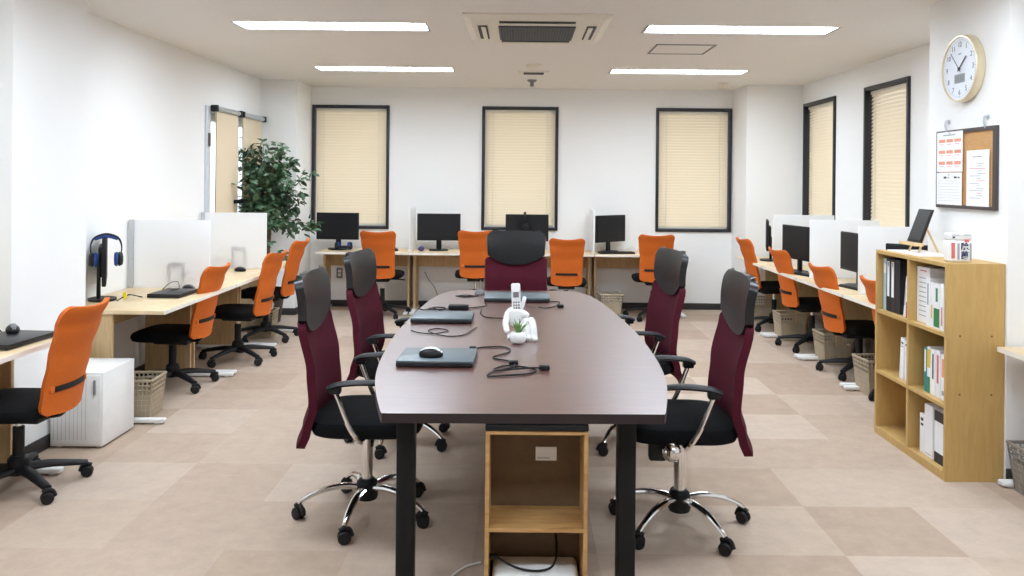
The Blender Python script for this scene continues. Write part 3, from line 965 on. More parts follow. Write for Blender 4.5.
# frosted partitions between desks
def partition(label, loc, rz, w, z1, bracket):
    t = thing('desk_divider', label, 'divider', loc, rz, 'frosted dividers between desks')
    b = MB(); b.box(0, w, -0.006, 0.006, 0.0, z1 - 0.69, bev=0.002); b.build('panel', 'frost', t)
    for x in ((0.03, w - 0.10) if bracket else (w - 0.1,)):
        b = MB(); b.box(x, x + 0.07, -0.02, 0.02, 0.0, 0.022, bev=0.004); b.build('clamp', 'white', t)
    if bracket:
        b = MB(); b.box(-0.006, 0.03, -0.014, 0.014, 0, z1 - 0.69, bev=0.003); b.build('wall_strip', 'alu', t)  # grey upright strip along the panel's wall end
        c0 = w - 0.31
        b = MB(); b.box(c0, c0 + 0.025, 0.006, 0.05, 0.0, 0.19, bev=0.003); b.box(c0 + 0.105, c0 + 0.13, 0.006, 0.05, 0.0, 0.19, bev=0.003); b.box(c0 + 0.025, c0 + 0.105, 0.006, 0.05, 0.15, 0.19, bev=0.003); b.box(c0 + 0.025, c0 + 0.105, 0.006, 0.05, 0.0, 0.02, bev=0.003); b.build('end_bracket', 'doorframe', t)
    return t
partition('frosted white divider beside the headphones monitor', (-2.83, 5.965, 0.69), 0, 0.58, 1.185, True)
partition('frosted white divider on the door side desks, nearest the ficus', (-2.83, 7.30, 0.69), 0, 0.58, 1.185, True)
pr = ['frosted white divider beside the narrow monitor, nearest the bookcase', 'frosted white divider between the wide and the narrow monitor', 'frosted white divider between the edge-on monitor and the wide monitor']
for i in range(3):
    partition(pr[i], (3.06, 5.975 + 1.0 * i, 0.69), 180, 0.59, 1.185, False)
partition('frosted white divider seen edge-on between the two back wall monitors nearest the ficus', (-1.218, 9.57, 0.69), -90, 0.5, 1.18, False)
partition('frosted white divider seen edge-on beside the turned back wall monitor', (0.826, 9.57, 0.69), -90, 0.5, 1.17, False)

# ------------------------------------------------------------------ monitors
def make_monitor(label):
    # local: screen faces -Y, origin on desk
    t = thing('monitor', label, 'monitor', group='black monitors on the desks')
    b = MB(); b.box(-0.245, 0.245, -0.004, 0.022, 0.115, 0.42, bev=0.006); b.box(-0.15, 0.15, 0.02, 0.045, 0.16, 0.36, bev=0.012)
    b.build('housing', 'black', t)
    b = MB(); b.box(-0.232, 0.232, -0.0055, -0.0035, 0.135, 0.408); b.build('screen', 'screen', t, smooth=False)
    b = MB(); b.box(-0.03, 0.03, 0.03, 0.055, 0.015, 0.25, bev=0.008); b.build('neck', 'black', t)
    b = MB(); b.prism([(0.11 * math.cos(a), 0.02 + 0.085 * math.sin(a)) for a in [2 * math.pi * k / 28 for k in range(28)]], 0, 0.014); b.build('stand_base', 'black', t)
    return t
m0 = make_monitor('x')
mons = [(-2.065, 9.30, -5, 'black monitor on the back wall desk nearest the ficus'), (-0.915, 9.30, 3, 'black monitor beside the purple item on the back wall desk'),
        (0.085, 9.32, 0, 'black monitor with headphones over it below the middle window'), (1.04, 9.32, 42, 'black monitor turned sideways with white cables beside it'),
        (2.56, 8.50, -106, 'black monitor seen almost edge-on at the window wall far end'), (2.50, 7.42, -80, 'wide looking black monitor on the window wall desk'),
        (2.62, 6.42, -88, 'narrow looking black monitor next to the divider near the bookcase'), (2.58, 5.2, -40, 'black monitor whose top shows just over the bookcase'),
        (-2.70, 5.36, 116, 'black monitor seen edge-on with blue headphones hung over it')]
for i, (x, y, a, lab) in enumerate(mons):
    if i == 0:
        m0.location = (x, y, 0.69); m0.rotation_euler = (0, 0, R(a)); m0['label'] = lab
    else:
        dup(m0, lab, (x, y, 0.69), a)

def headphones(label, loc, rz, pad, group=None, flat=False):
    # local: band in XZ plane, top of the band at the origin
    t = thing('headphones', label, 'headphones', loc, rz)
    b = MB(); b.tube([(-0.085, 0, -0.13), (-0.088, 0, -0.07), (-0.065, 0, -0.018), (0, 0, 0.004), (0.065, 0, -0.018), (0.088, 0, -0.07), (0.085, 0, -0.13)], [0.006, 0.008, 0.012, 0.014, 0.012, 0.008, 0.006], 10, smooth=5, flat=0.6)
    b.build('headband', 'black', t)
    b = MB(); b.tube([(-0.066, 0, -0.028), (0, 0, -0.008), (0.066, 0, -0.028)], [0.012, 0.017, 0.012], 10, smooth=6, flat=0.7); b.build('band_pad', pad, t)
    for s in (-1, 1):
        b = MB(); b.lathe([(0.02, 0.0), (0.042, 0.004), (0.046, 0.014), (0.036, 0.03), (0.015, 0.034)], (s * 0.065, 0, -0.155), 20, axis=(s, 0, 0)); c = b.build('ear_cup', 'black', t)
        b = MB(); b.lathe([(0.02, -0.02), (0.038, -0.018), (0.046, -0.008), (0.044, 0.002), (0.02, 0.003)], (s * 0.065, 0, -0.155), 20, axis=(s, 0, 0)); b.build('ear_pad', pad, c)
    return t
headphones('blue and black headphones hung over the edge-on monitor on the door side', (-2.615, 5.19, 1.128), 26, 'blue')
headphones('black headphones hung over the middle back wall monitor', (0.06, 9.335, 1.128), 92, 'leather')
b_ = headphones('blue and black headset lying in front of the corner monitor near the ficus', (-1.92, 9.17, 0.735), 20, 'blue'); b_.rotation_euler = (R(90), 0, R(20)); b_.location = (-1.93, 9.10, 0.738)

# ------------------------------------------------------------------ laptops, mice, cables
def make_laptop(label, cat='laptop', w=0.34, d=0.25, lid='laptop'):
    t = thing('laptop', label, cat)
    b = MB(); b.box(-w / 2, w / 2, -d / 2, d / 2, 0.003, 0.018, bev=0.003)
    for x in (-w / 2 + 0.03, w / 2 - 0.03):
        for y in (-d / 2 + 0.03, d / 2 - 0.03): b.cyl((x, y, 0), (x, y, 0.004), 0.008, seg=8)
    b.build('chassis', 'laptopblack', t)
    b = MB(); b.box(-w / 2, w / 2, -d / 2, d / 2, 0.019, 0.028, bev=0.003); b.build('lid', lid, t)
    b = MB(); b.cyl((-w * 0.35, d / 2 + 0.002, 0.017), (w * 0.35, d / 2 + 0.002, 0.017), 0.008, seg=10); b.build('hinge_bar', 'laptopblack', t)
    return t
def place(o, x, y, z, rz=0):
    o.location = (x, y, z); o.rotation_euler = (0, 0, R(rz)); return o
place(make_laptop('closed grey laptop on the table with a mouse on its lid', w=0.32, d=0.27), -0.345, 3.525, 0.72, -1)
place(make_laptop('closed grey laptop on the table between two cable bundles', w=0.33, d=0.26), -0.42, 4.56, 0.72, 0)
place(make_laptop('closed laptop at the far end of the table in front of the maroon chair', w=0.42, d=0.28), -0.012, 5.36, 0.72, 0)
place(make_laptop('closed black laptop on the desk nearest the viewer', w=0.36, d=0.25, lid='laptopblack'), -2.46, 3.96, 0.69, 86)
place(make_laptop('closed black laptop on the desk with the headphones monitor', w=0.30, d=0.22, lid='laptopblack'), -2.36, 5.60, 0.69, 88)

def make_mouse(label, top='white'):
    t = thing('computer_mouse', label, 'mouse')
    b = MB(); b.ball((0, 0, 0.012), 0.05, 20, sc=(0.62, 1.05, 0.52)); 
    for v in b.bm.verts: v.co.z = max(0.0, v.co.z)
    b.build('body', 'black', t)
    b = MB(); b.tube([(0.0, -0.048, 0.02), (0.0, -0.02, 0.0362), (0.0, 0.015, 0.0372), (0.0, 0.045, 0.026)], [0.008, 0.014, 0.015, 0.008], 8, smooth=4, flat=0.25); b.build('top_stripe', top, t)
    return t
place(make_mouse('black mouse with a white top lying on the closed laptop'), -0.37, 3.47, 0.748, 85)
place(make_mouse('dark mouse on the desk just in front of the divider nearest the headphones', 'grey'), -2.36, 5.86, 0.69, 70)
place(make_mouse('dark mouse on the door side desk closest to the ficus', 'grey'), -2.40, 7.06, 0.69, 80)
place(make_mouse('dark mouse beside the corner monitor on the back wall desk', 'grey'), -1.40, 9.20, 0.69, 60)
place(make_mouse('dark mouse behind the laptop on the desk nearest the viewer', 'grey'), -2.52, 4.085, 0.718, 40)
place(make_mouse('mouse beside the second back wall monitor', 'grey'), -0.62, 9.2, 0.69, 20)

def cable(name, label, pts, r=0.0035, z=0.0, extra=None, m='black', cat='cable', k=6):
    b = MB(); b.tube([(p[0], p[1], (p[2] if len(p) > 2 else 0) + z) for p in pts], r, 8, smooth=k)
    if extra: extra(b)
    return tag(b.build(name, m), label, cat)
TZ = 0.7245
cable('laptop_cable', 'black charger cable tangled on the table in front of the white figurine',
      [(-0.20, 3.76), (-0.15, 3.80), (-0.06, 3.80), (-0.04, 3.70), (-0.11, 3.58), (-0.03, 3.50), (-0.02, 3.40), (-0.10, 3.32), (-0.12, 3.24), (-0.06, 3.25), (0.03, 3.28), (0.075, 3.34), (0.03, 3.40), (-0.06, 3.42), (-0.10, 3.34), (-0.03, 3.33, 0.006), (0.05, 3.36, 0.006), (0.10, 3.37, 0.004)], z=TZ,
      extra=lambda b: (b.box(0.085, 0.13, 3.355, 3.385, TZ - 0.003, TZ + 0.014, bev=0.004), b.box(-0.04, 0.0, 3.45, 3.48, TZ - 0.002, TZ + 0.012, bev=0.003), b.box(-0.225, -0.195, 3.745, 3.775, TZ - 0.003, TZ + 0.01, bev=0.003)))
cable('mouse_cable', 'thin black cable loops on the table between the two nearer laptops',
      [(-0.55, 4.20), (-0.50, 4.14), (-0.42, 4.12), (-0.36, 4.20), (-0.42, 4.26), (-0.46, 4.18), (-0.36, 4.06), (-0.28, 4.08), (-0.24, 4.22), (-0.22, 4.3)], r=0.0028, z=TZ)
cable('adapter_cable', 'black power adapter and coiled cable behind the middle laptop',
      [(-0.60, 4.92), (-0.56, 4.86), (-0.52, 4.94), (-0.47, 4.86), (-0.44, 4.94), (-0.50, 4.97), (-0.54, 4.88), (-0.42, 4.90), (-0.26, 4.98), (-0.20, 5.06), (-0.21, 5.14)], z=TZ,
      extra=lambda b: b.box(-0.42, -0.30, 4.88, 4.94, TZ - 0.003, TZ + 0.025, bev=0.006))
cable('coiled_cable', 'small coiled black cable near the far corner of the table',
      [(-0.42, 5.46), (-0.36, 5.42), (-0.30, 5.46), (-0.36, 5.50), (-0.41, 5.45), (-0.33, 5.44), (-0.27, 5.47)], z=TZ)
cable('charger_cable', 'short black cable behind the white figurine ending in a small plug',
      [(0.20, 5.25), (0.26, 5.22), (0.22, 5.05), (0.16, 4.98), (0.12, 5.02)], r=0.003, z=TZ, extra=lambda b: b.box(0.235, 0.275, 5.02, 5.05, TZ - 0.003, TZ + 0.012, bev=0.003))
cable('phone_cable', 'black cable running from the phone stand across the table',
      [(-0.06, 4.55, 0.004), (-0.10, 4.60), (-0.18, 4.62), (-0.22, 4.75), (-0.22, 4.9)], r=0.0032, z=TZ, extra=lambda b: b.box(-0.075, -0.045, 4.53, 4.57, TZ - 0.003, TZ + 0.02, bev=0.003))
t = thing('desk_microphone', 'small dark round conference microphone at the far corner of the table', 'microphone', (-0.265, 5.56, 0.72))
b = MB(); b.lathe([(0.034, 0), (0.036, 0.01), (0.026, 0.03), (0.008, 0.036)]); b.build('base', 'grey', t)
b = MB(); b.cyl((0, 0, 0.03), (0.004, 0, 0.10), 0.003, seg=8); b.build('stem', 'chrome', t)
cable('desk_cable', 'black cable loops behind the laptop on the desk nearest the viewer', [(-2.66, 4.06), (-2.62, 4.10, 0.04), (-2.57, 4.05, 0.05), (-2.6, 4.0, 0.02), (-2.65, 4.03, 0.04), (-2.62, 4.08, 0.06), (-2.56, 4.06, 0.03)], r=0.003, z=0.694)
cable('headset_cable', 'black cable with a yellow tag beside the headphones monitor', [(-2.6, 5.30), (-2.55, 5.36, 0.03), (-2.50, 5.42, 0.01), (-2.54, 5.50), (-2.60, 5.46, 0.02)], z=0.694)
b = MB(); b.box(-2.575, -2.55, 5.33, 5.336, 0.70, 0.745, bev=0.002); tag(b.build('cable_tag', 'yellowtag'), 'small yellow tag standing by the headphones monitor', 'tag')
cable('loop_cable', 'thin cable loop on the laptop beside the headphones monitor', [(-2.46, 5.66), (-2.44, 5.74, 0.035), (-2.38, 5.72, 0.045), (-2.34, 5.64, 0.01), (-2.38, 5.6)], r=0.0025, z=0.722)
cable('white_cable', 'white cables heaped behind the turned back wall monitor', [(1.2, 9.4), (1.27, 9.36, 0.06), (1.34, 9.38, 0.03), (1.3, 9.33), (1.38, 9.30, 0.05), (1.42, 9.36, 0.01)], r=0.006, z=0.697, m='white')
b = MB(); b.ball((0, 0, 0.03), 0.035, 14, sc=(1, 1, 0.85)); o = b.build('stress_ball', 'purple'); o.location = (-1.10, 9.18, 0.69); tag(o, 'small round purple item on the back wall desk beside the divider', 'ball')
t = thing('webcam', 'small black device at the back wall desk end near the orange chair', 'webcam', (1.47, 9.33, 0.69))
b = MB(); b.box(-0.06, 0.06, -0.03, 0.03, 0, 0.05, bev=0.01); b.build('body', 'black', t)
b = MB(); b.lathe([(0.018, 0), (0.016, 0.008)], (0, -0.03, 0.028), 14, axis=(0, -1, 0)); b.build('lens', 'grey', t)
cable('wall_cable', 'thin grey cable hanging below the second back wall desk', [(-1.10, 9.55, 0.42), (-1.05, 9.5, 0.34), (-0.98, 9.5, 0.25), (-0.93, 9.5, 0.12), (-0.88, 9.45, 0.006), (-0.7, 9.4, 0.006)], r=0.004, m='grey')
# keyboards on the window side desks
def make_keyboard(label):
    t = thing('keyboard', label, 'keyboard')
    b = MB(); b.box(-0.2, 0.2, -0.065, 0.065, 0, 0.016, bev=0.004); b.build('body', 'black', t)
    b = MB()
    for r_ in range(5):
        for c_ in range(15): b.box(-0.192 + c_ * 0.0256, -0.170 + c_ * 0.0256, -0.055 + r_ * 0.0225, -0.036 + r_ * 0.0225, 0.016, 0.021)
    b.build('keys', 'laptopblack', t, smooth=False)
    return t
k0 = place(make_keyboard('black keyboard in front of the wide monitor on the window wall desk'), 2.50, 7.20, 0.69, -70)
place(dup(k0, 'black keyboard in front of the narrow monitor near the bookcase'), 2.60, 6.24, 0.69, -80)
place(dup(k0, 'black keyboard in front of the turned back wall monitor'), 1.08, 9.14, 0.69, 10)

# white figurine phone stand with handset, and air plant pot
t = thing('figurine_stand', 'white seated figurine phone stand on the middle of the table', 'figurine', (0.0, 4.02, 0.72))
V = [(-0.012, 0.03, 0.04), (-0.02, 0.035, 0.08), (-0.022, 0.03, 0.12), (-0.016, 0.028, 0.15),
     (0.035, 0.012, 0.05), (0.062, -0.005, 0.10), (0.072, -0.03, 0.05), (0.078, -0.045, 0.014), (0.084, -0.075, 0.010),
     (0.02, 0.035, 0.045), (0.04, 0.02, 0.098), (0.047, -0.02, 0.05), (0.05, -0.035, 0.014), (0.048, -0.068, 0.010),
     (-0.055, 0.02, 0.115), (-0.066, -0.005, 0.075), (-0.052, -0.045, 0.035), (0.022, 0.02, 0.125), (0.048, 0.0, 0.112)]
E_ = [(0, 1), (1, 2), (2, 3), (0, 4), (4, 5), (5, 6), (6, 7), (7, 8), (0, 9), (9, 10), (10, 11), (11, 12), (12, 13), (2, 14), (14, 15), (15, 16), (2, 17), (17, 18)]
RR = [0.04, 0.038, 0.034, 0.022, 0.026, 0.023, 0.02, 0.015, 0.012, 0.026, 0.022, 0.02, 0.015, 0.012, 0.02, 0.017, 0.014, 0.018, 0.014]
skin('body', V, E_, RR, 'ceramic', t)
b = MB(); b.box(-0.055, 0.045, -0.02, 0.075, 0, 0.014, bev=0.006); b.build('base', 'ceramic', t)
t = thing('cordless_phone', 'white cordless phone handset standing upright in the figurine stand', 'phone', (-0.012, 4.045, 0.885))
T0 = Matrix.Rotation(R(-8), 4, 'X') @ Matrix.Rotation(R(-3), 4, 'Y')
b = MB(); b.T = T0; b.box(-0.023, 0.023, -0.013, 0.013, -0.045, 0.105, bev=0.01, seg=3); b.build('handset', 'white', t)
b = MB(); b.T = T0; b.box(-0.014, 0.014, -0.0145, -0.0125, 0.035, 0.062); b.build('display', 'grey', t, smooth=False)
b = MB(); b.T = T0
for r_ in range(3):
    for c_ in range(3): b.box(-0.016 + c_ * 0.012, -0.008 + c_ * 0.012, -0.0145, -0.0125, -0.02 + r_ * 0.014, -0.013 + r_ * 0.014)
b.build('keypad', 'grey', t, smooth=False)
b = MB(); b.T = T0; b.box(0.02, 0.04, -0.005, 0.012, -0.02, 0.05, bev=0.006, T=Matrix.Rotation(R(18), 4, 'Y')); b.build('cradle', 'white', t)
t = thing('air_plant_pot', 'small round white pot with a spiky green air plant in front of the figurine', 'plant', (-0.002, 3.915, 0.72))
b = MB(); b.lathe([(0.018, 0), (0.034, 0.008), (0.041, 0.025), (0.039, 0.045), (0.031, 0.056), (0.027, 0.056), (0.03, 0.045), (0.02, 0.03)], seg=28); b.build('pot', 'ceramic', t)
b = MB()
for k in range(26):
    a = k * 2.399; l = random.uniform(0.05, 0.085); s = random.uniform(0.15, 0.75)
    b.tube([(0, 0, 0.035), (math.cos(a) * l * s * 0.5, math.sin(a) * l * s * 0.5, 0.035 + l * 0.55), (math.cos(a) * l * s * 1.1, math.sin(a) * l * s * 1.1, 0.04 + l * (1.0 - 0.3 * s))], [0.004, 0.003, 0.0006], 5, smooth=3)
b.build('leaves', 'airplant', t)

# ------------------------------------------------------------------ wooden bookcase and its books
BX0, BX1, BY0, BY1, BH = 2.154, 2.453, 4.13, 4.955, 1.10
t = thing('bookcase', 'light oak open bookcase with six compartments against the column', 'bookcase', ((BX0 + BX1) / 2, (BY0 + BY1) / 2, 0))
ox, oy = (BX0 + BX1) / 2, (BY0 + BY1) / 2
def bb(name, x0, x1, y0, y1, z0, z1):
    b = MB(); b.box(x0 - ox, x1 - ox, y0 - oy, y1 - oy, z0, z1, bev=0.0015); return b.build(name, 'bookwood', t, smooth=False)
ft = 0.02
BX1 -= 0.004
YD = 4.545
sp = bb('side_panel', BX0, BX1, BY0, BY0 + ft, 0, BH)
for z in (0.44, 0.735):
    for xx in (-0.08, 0.08):
        b = MB(); b.lathe([(0.005, 0), (0.005, 0.002)], (xx, BY0 - oy - 0.0005, z), 10, axis=(0, -1, 0)); b.build('screw_cap', 'hardboard', sp)
bb('side_panel', BX0, BX1, BY1 - ft, BY1, 0, BH)
bb('top_panel', BX0, BX1, BY0 + ft, BY1 - ft, BH - ft, BH)
bb('bottom_panel', BX0, BX1, BY0 + ft, BY1 - ft, 0.0, 0.045)
bb('divider', BX0 + 0.001, BX1 - 0.006, YD - ft / 2, YD + ft / 2, 0.045, BH - ft)
for z in (0.375, 0.735):
    for (a, c) in ((BY0 + ft, YD - ft / 2), (YD + ft / 2, BY1 - ft)):
        bb('shelf', BX0 + 0.001, BX1 - 0.006, a, c, z - ft / 2, z + ft / 2)
bb('back_panel', BX1 - 0.006, BX1, BY0 + ft, BY1 - ft, 0.045, BH - ft)

def book(name, label, cat, yc, z, th, h, d, cover, page=None, spine=None, lean=0.0, x0=2.19, group='books and files in the bookcase'):
    """yc centre; spine faces -X at x0; spine = list of (z0, z1, mat, w) fractions"""
    t = thing(name, label, cat, (x0, yc, z), 0, group)
    t.rotation_euler = (R(lean), 0, 0)
    hw = th / 2
    b = MB()
    cv = min(0.003, th * 0.2)
    b.box(0, d, -hw, -hw + cv, 0, h); b.box(0, d, hw - cv, hw, 0, h); b.box(0, cv, -hw + cv, hw - cv, 0, h)
    b.build('cover', cover, t, smooth=False)
    b = MB(); b.box(cv, d - 0.004, -hw + cv, hw - cv, 0.004, h - 0.004); b.build('pages', page or 'paper', t, smooth=False)
    for (f0, f1, mm, wf) in spine or []:
        b = MB(); b.box(-0.0012, 0, -hw * wf, hw * wf, h * f0, h * f1); b.build('spine_label', mm, t, smooth=False)
    return t
Z1s, Z2s, Z3s = 0.746, 0.386, 0.046
book('binder', 'pale blue binder at the end of the top far compartment', 'binder', 4.909, Z1s, 0.036, 0.305, 0.22, 'binderblue', None, [(0.72, 0.9, 'paper', 0.7)])
book('binder', 'black binder with a white spine label beside the pale blue binder', 'binder', 4.862, Z1s, 0.052, 0.31, 0.225, 'binderblack', None, [(0.28, 0.95, 'paper', 0.55), (0.85, 0.93, 'print', 0.3)])
book('binder', 'black binder with a white spine label, second from the pale blue binder', 'binder', 4.806, Z1s, 0.055, 0.31, 0.225, 'binderblack', None, [(0.28, 0.95, 'paper', 0.55), (0.85, 0.93, 'print', 0.3)])
book('binder', 'plain black binder between the labelled binders and the leaning booklet', 'binder', 4.744, Z1s, 0.06, 0.31, 0.225, 'binderblack', 'binderblack')
book('booklet', 'white booklet leaning on the dark red and white book in the top far compartment', 'booklet', 4.652, Z1s, 0.016, 0.23, 0.17, 'paper', None, [(0.3, 0.8, 'print', 0.4)], lean=8, x0=2.185)
book('book', 'white book with a dark red lower spine next to the bookcase divider', 'book', 4.60, Z1s, 0.028, 0.235, 0.18, 'paper', None, [(0.0, 0.38, 'red', 1.0), (0.5, 0.9, 'printred', 0.4)], x0=2.18)
book('booklet', 'thin white booklet against the divider in the top far compartment', 'booklet', 4.572, Z1s, 0.018, 0.21, 0.18, 'paper', None, [(0.2, 0.85, 'print', 0.4)], x0=2.19)
book('file_box', 'wide white file with printed lines facing out in the top near compartment', 'file', 4.462, Z1s, 0.14, 0.30, 0.20, 'paper', None, [(0.12 + 0.085 * i, 0.135 + 0.085 * i, 'print', 0.62) for i in range(9)] + [(0.93, 0.95, 'printred', 0.5)], x0=2.20)
book('book', 'tall white book beside the wide file in the top near compartment', 'book', 4.36, Z1s, 0.042, 0.25, 0.18, 'paper', None, [(0.45, 0.9, 'print', 0.3)], x0=2.175)
book('book', 'white book with pale spine print beside the green labelled book', 'book', 4.318, Z1s, 0.03, 0.235, 0.18, 'paper', None, [(0.2, 0.5, 'yellow', 0.4)], x0=2.175)
book('book', 'white book with a green lower spine in the top near compartment', 'book', 4.268, Z1s, 0.056, 0.235, 0.18, 'paper', None, [(0.04, 0.45, 'green', 1.0), (0.6, 0.9, 'green', 0.35)], x0=2.175)
book('book', 'slim white book at the near end of the top near compartment', 'book', 4.215, Z1s, 0.035, 0.24, 0.18, 'paper', None, [(0.1, 0.5, 'printred', 0.3)], x0=2.175)
book('booklet', 'white brochure leaning alone in the middle far compartment', 'brochure', 4.69, Z2s, 0.045, 0.235, 0.17, 'paper', None, [(0.86, 0.9, 'ink', 0.5), (0.78, 0.8, 'print', 0.6)], lean=4, x0=2.19)
book('booklet', 'white brochure upright by the divider in the middle far compartment', 'brochure', 4.63, Z2s, 0.035, 0.23, 0.17, 'paper', None, [(0.86, 0.9, 'ink', 0.5)], x0=2.19)
book('book', 'thin teal book in the middle near compartment', 'book', 4.412, Z2s, 0.026, 0.235, 0.18, 'teal', None, [(0.45, 0.95, 'paper', 0.6)])
book('book', 'white book with a yellow and green spine beside the teal book', 'book', 4.375, Z2s, 0.034, 0.245, 0.18, 'paper', None, [(0.55, 0.95, 'yellow', 1.0), (0.0, 0.35, 'green', 0.8)])
book('book', 'white book with dark spine print in the middle near compartment', 'book', 4.33, Z2s, 0.042, 0.24, 0.18, 'paper', None, [(0.35, 0.9, 'ink', 0.3)])
book('book', 'white book with red spine print in the middle near compartment', 'book', 4.28, Z2s, 0.044, 0.245, 0.18, 'paper', None, [(0.3, 0.9, 'printred', 0.4)])
book('book', 'white book with a pale orange spine title at the near end of the middle compartment', 'book', 4.225, Z2s, 0.048, 0.235, 0.18, 'paper', None, [(0.5, 0.9, 'printorange', 0.5), (0.1, 0.2, 'print', 0.5)])
book('booklet', 'white file with grey spine marks in the bottom near compartment', 'file', 4.44, Z3s, 0.05, 0.21, 0.2, 'paper', None, [(0.7, 0.76, 'ink', 0.5), (0.82, 0.9, 'ink', 0.5)])
book('file_box', 'plain white file box in the bottom near compartment', 'file', 4.37, Z3s, 0.085, 0.275, 0.2, 'paper', 'paper', [(0.05, 0.06, 'print', 0.8)])
book('file_box', 'white box file with black top and bottom bands in the bottom near compartment', 'file', 4.25, Z3s, 0.115, 0.27, 0.22, 'paper', 'paper', [(0.0, 0.2, 'binderblack', 1.0), (0.8, 1.0, 'binderblack', 1.0)])

# things on top of the bookcase
b = MB(); b.box(2.20, 2.40, 4.50, 4.90, BH, BH + 0.006, bev=0.001); tag(b.build('paper_stack', 'paper'), 'flat white papers on top of the bookcase under the easel', 'paper')
t = thing('display_easel', 'little wooden easel standing on the bookcase', 'easel', (2.345, 4.74, BH + 0.006))
for s in (-1, 1):
    b = MB(); b.tube([(-0.065, s * 0.06, 0), (-0.004, s * 0.04, 0.16)], 0.006, 8); b.build('leg', 'palewood', t)
b = MB(); b.tube([(0.075, 0, 0), (0.003, 0, 0.15)], 0.006, 8); b.build('rear_leg', 'palewood', t)
b = MB(); b.box(-0.105, -0.055, -0.1, 0.1, 0.04, 0.056, bev=0.003); b.build('ledge', 'palewood', t)
t = thing('chalkboard', 'small black framed board propped on the little wooden easel', 'board', (2.283, 4.74, BH + 0.064))
T1 = Matrix.Rotation(R(20), 4, 'Y')
b = MB(); b.T = T1
b.box(-0.006, 0.006, -0.08, 0.08, 0, 0.20, bev=0.002); b.build('frame', 'black', t)
b = MB(); b.T = T1; b.box(-0.0075, -0.0058, -0.069, 0.069, 0.012, 0.188); b.build('surface', 'laptopblack', t, smooth=False)
t = thing('wipes_pack', 'white sanitizer pack printed with navy characters and red print on the bookcase corner', 'package', (2.262, 4.23, BH))
b = MB(); b.box(-0.06, 0.06, -0.036, 0.036, 0, 0.112, bev=0.012, seg=3); bd = b.build('body', 'white', t)
b = MB(); b.box(-0.058, 0.058, -0.034, 0.034, 0.110, 0.150, bev=0.01, seg=3); b.build('lid', 'white', t)
for x0, x1, z0, z1, mm, nm in ((-0.052, -0.034, 0.02, 0.10, 'printred', 'red_panel'), (-0.046, -0.034, 0.124, 0.132, 'printblue', 'navy_mark'), (0.016, 0.038, 0.104, 0.118, 'printred', 'red_mark'), (-0.022, -0.010, 0.014, 0.098, 'print', 'text_column'), (0.041, 0.051, 0.012, 0.098, 'print', 'text_column'), (-0.05, -0.01, 0.139, 0.142, 'print', 'text_line'), (0.012, 0.048, 0.139, 0.142, 'print', 'text_line')):
    b = MB(); b.box(x0, x1, -0.0366, -0.0345, z0, z1); b.build(nm, mm, bd, smooth=False)
b = MB()
for k, ch in enumerate('\u9664\u83cc'):
    b.text(ch, 0.042, Matrix.Translation((0.016, -0.0366, 0.078 - 0.044 * k)) @ Matrix.Rotation(R(90), 4, 'X'), off=0.0012)
b.build('lettering', 'printblue', bd, smooth=False)

# ------------------------------------------------------------------ wall clock and cork board on the column
CXF = 2.453
t = thing('wall_clock', 'round wall clock with a champagne rim and a small digital display', 'clock', (CXF, 4.505, 2.135))
Tc = Matrix.Rotation(R(-90), 4, 'Z') @ Matrix.Rotation(R(90), 4, 'X')   # local xy -> facing -X
b = MB(); b.T = Tc; b.lathe([(0.15, 0), (0.182, 0.004), (0.185, 0.02), (0.183, 0.045), (0.180, 0.051), (0.174, 0.051), (0.172, 0.042)], seg=56); b.build('rim', 'gold', t)
b = MB(); b.T = Tc; b.lathe([(0.173, 0.036), (0.173, 0.043)], seg=56); fc = b.build('dial', 'clockface', t)
b = MB()
for n in range(1, 13):
    a = R(90 - 30 * n)
    b.text(str(n), 0.04, Tc @ Matrix.Translation((0.132 * math.cos(a), 0.132 * math.sin(a), 0.0438)), 0)
for n in range(60):
    a = R(6 * n); l = 0.010 if n % 5 == 0 else 0.005
    b.box(-0.0008, 0.0008, 0.158 - l, 0.158, 0.0432, 0.0442, T=Tc @ Matrix.Rotation(a, 4, 'Z'))
b.box(-0.016, 0.016, 0.078, 0.083, 0.0432, 0.0438, T=Tc)
b.build('numerals', 'clockink', fc, smooth=False)
b = MB(); b.box(-0.052, 0.052, -0.078, -0.03, 0.043, 0.045, T=Tc)
dp = b.build('digital_display', 'lcd', fc, smooth=False)
b = MB()
for x in (-0.036, -0.018, 0.008, 0.026):
    b.box(x, x + 0.003, -0.07, -0.04, 0.045, 0.0456, T=Tc); b.box(x + 0.009, x + 0.012, -0.07, -0.04, 0.045, 0.0456, T=Tc)
b.build('digits', 'clockink', dp, smooth=False)
b = MB(); b.box(-0.004, 0.004, -0.02, 0.09, 0.046, 0.048, T=Tc @ Matrix.Rotation(R(-48), 4, 'Z') @ Matrix.Rotation(0, 4, 'Z'))
b.build('hour_hand', 'ink', t, smooth=False)
b = MB(); b.box(-0.0022, 0.0022, -0.025, 0.125, 0.049, 0.0505, T=Tc @ Matrix.Rotation(R(42), 4, 'Z')); b.lathe([(0.008, 0.044), (0.008, 0.052), (0.003, 0.053)], T=Tc, seg=14)
b.build('minute_hand', 'ink', t, smooth=False)

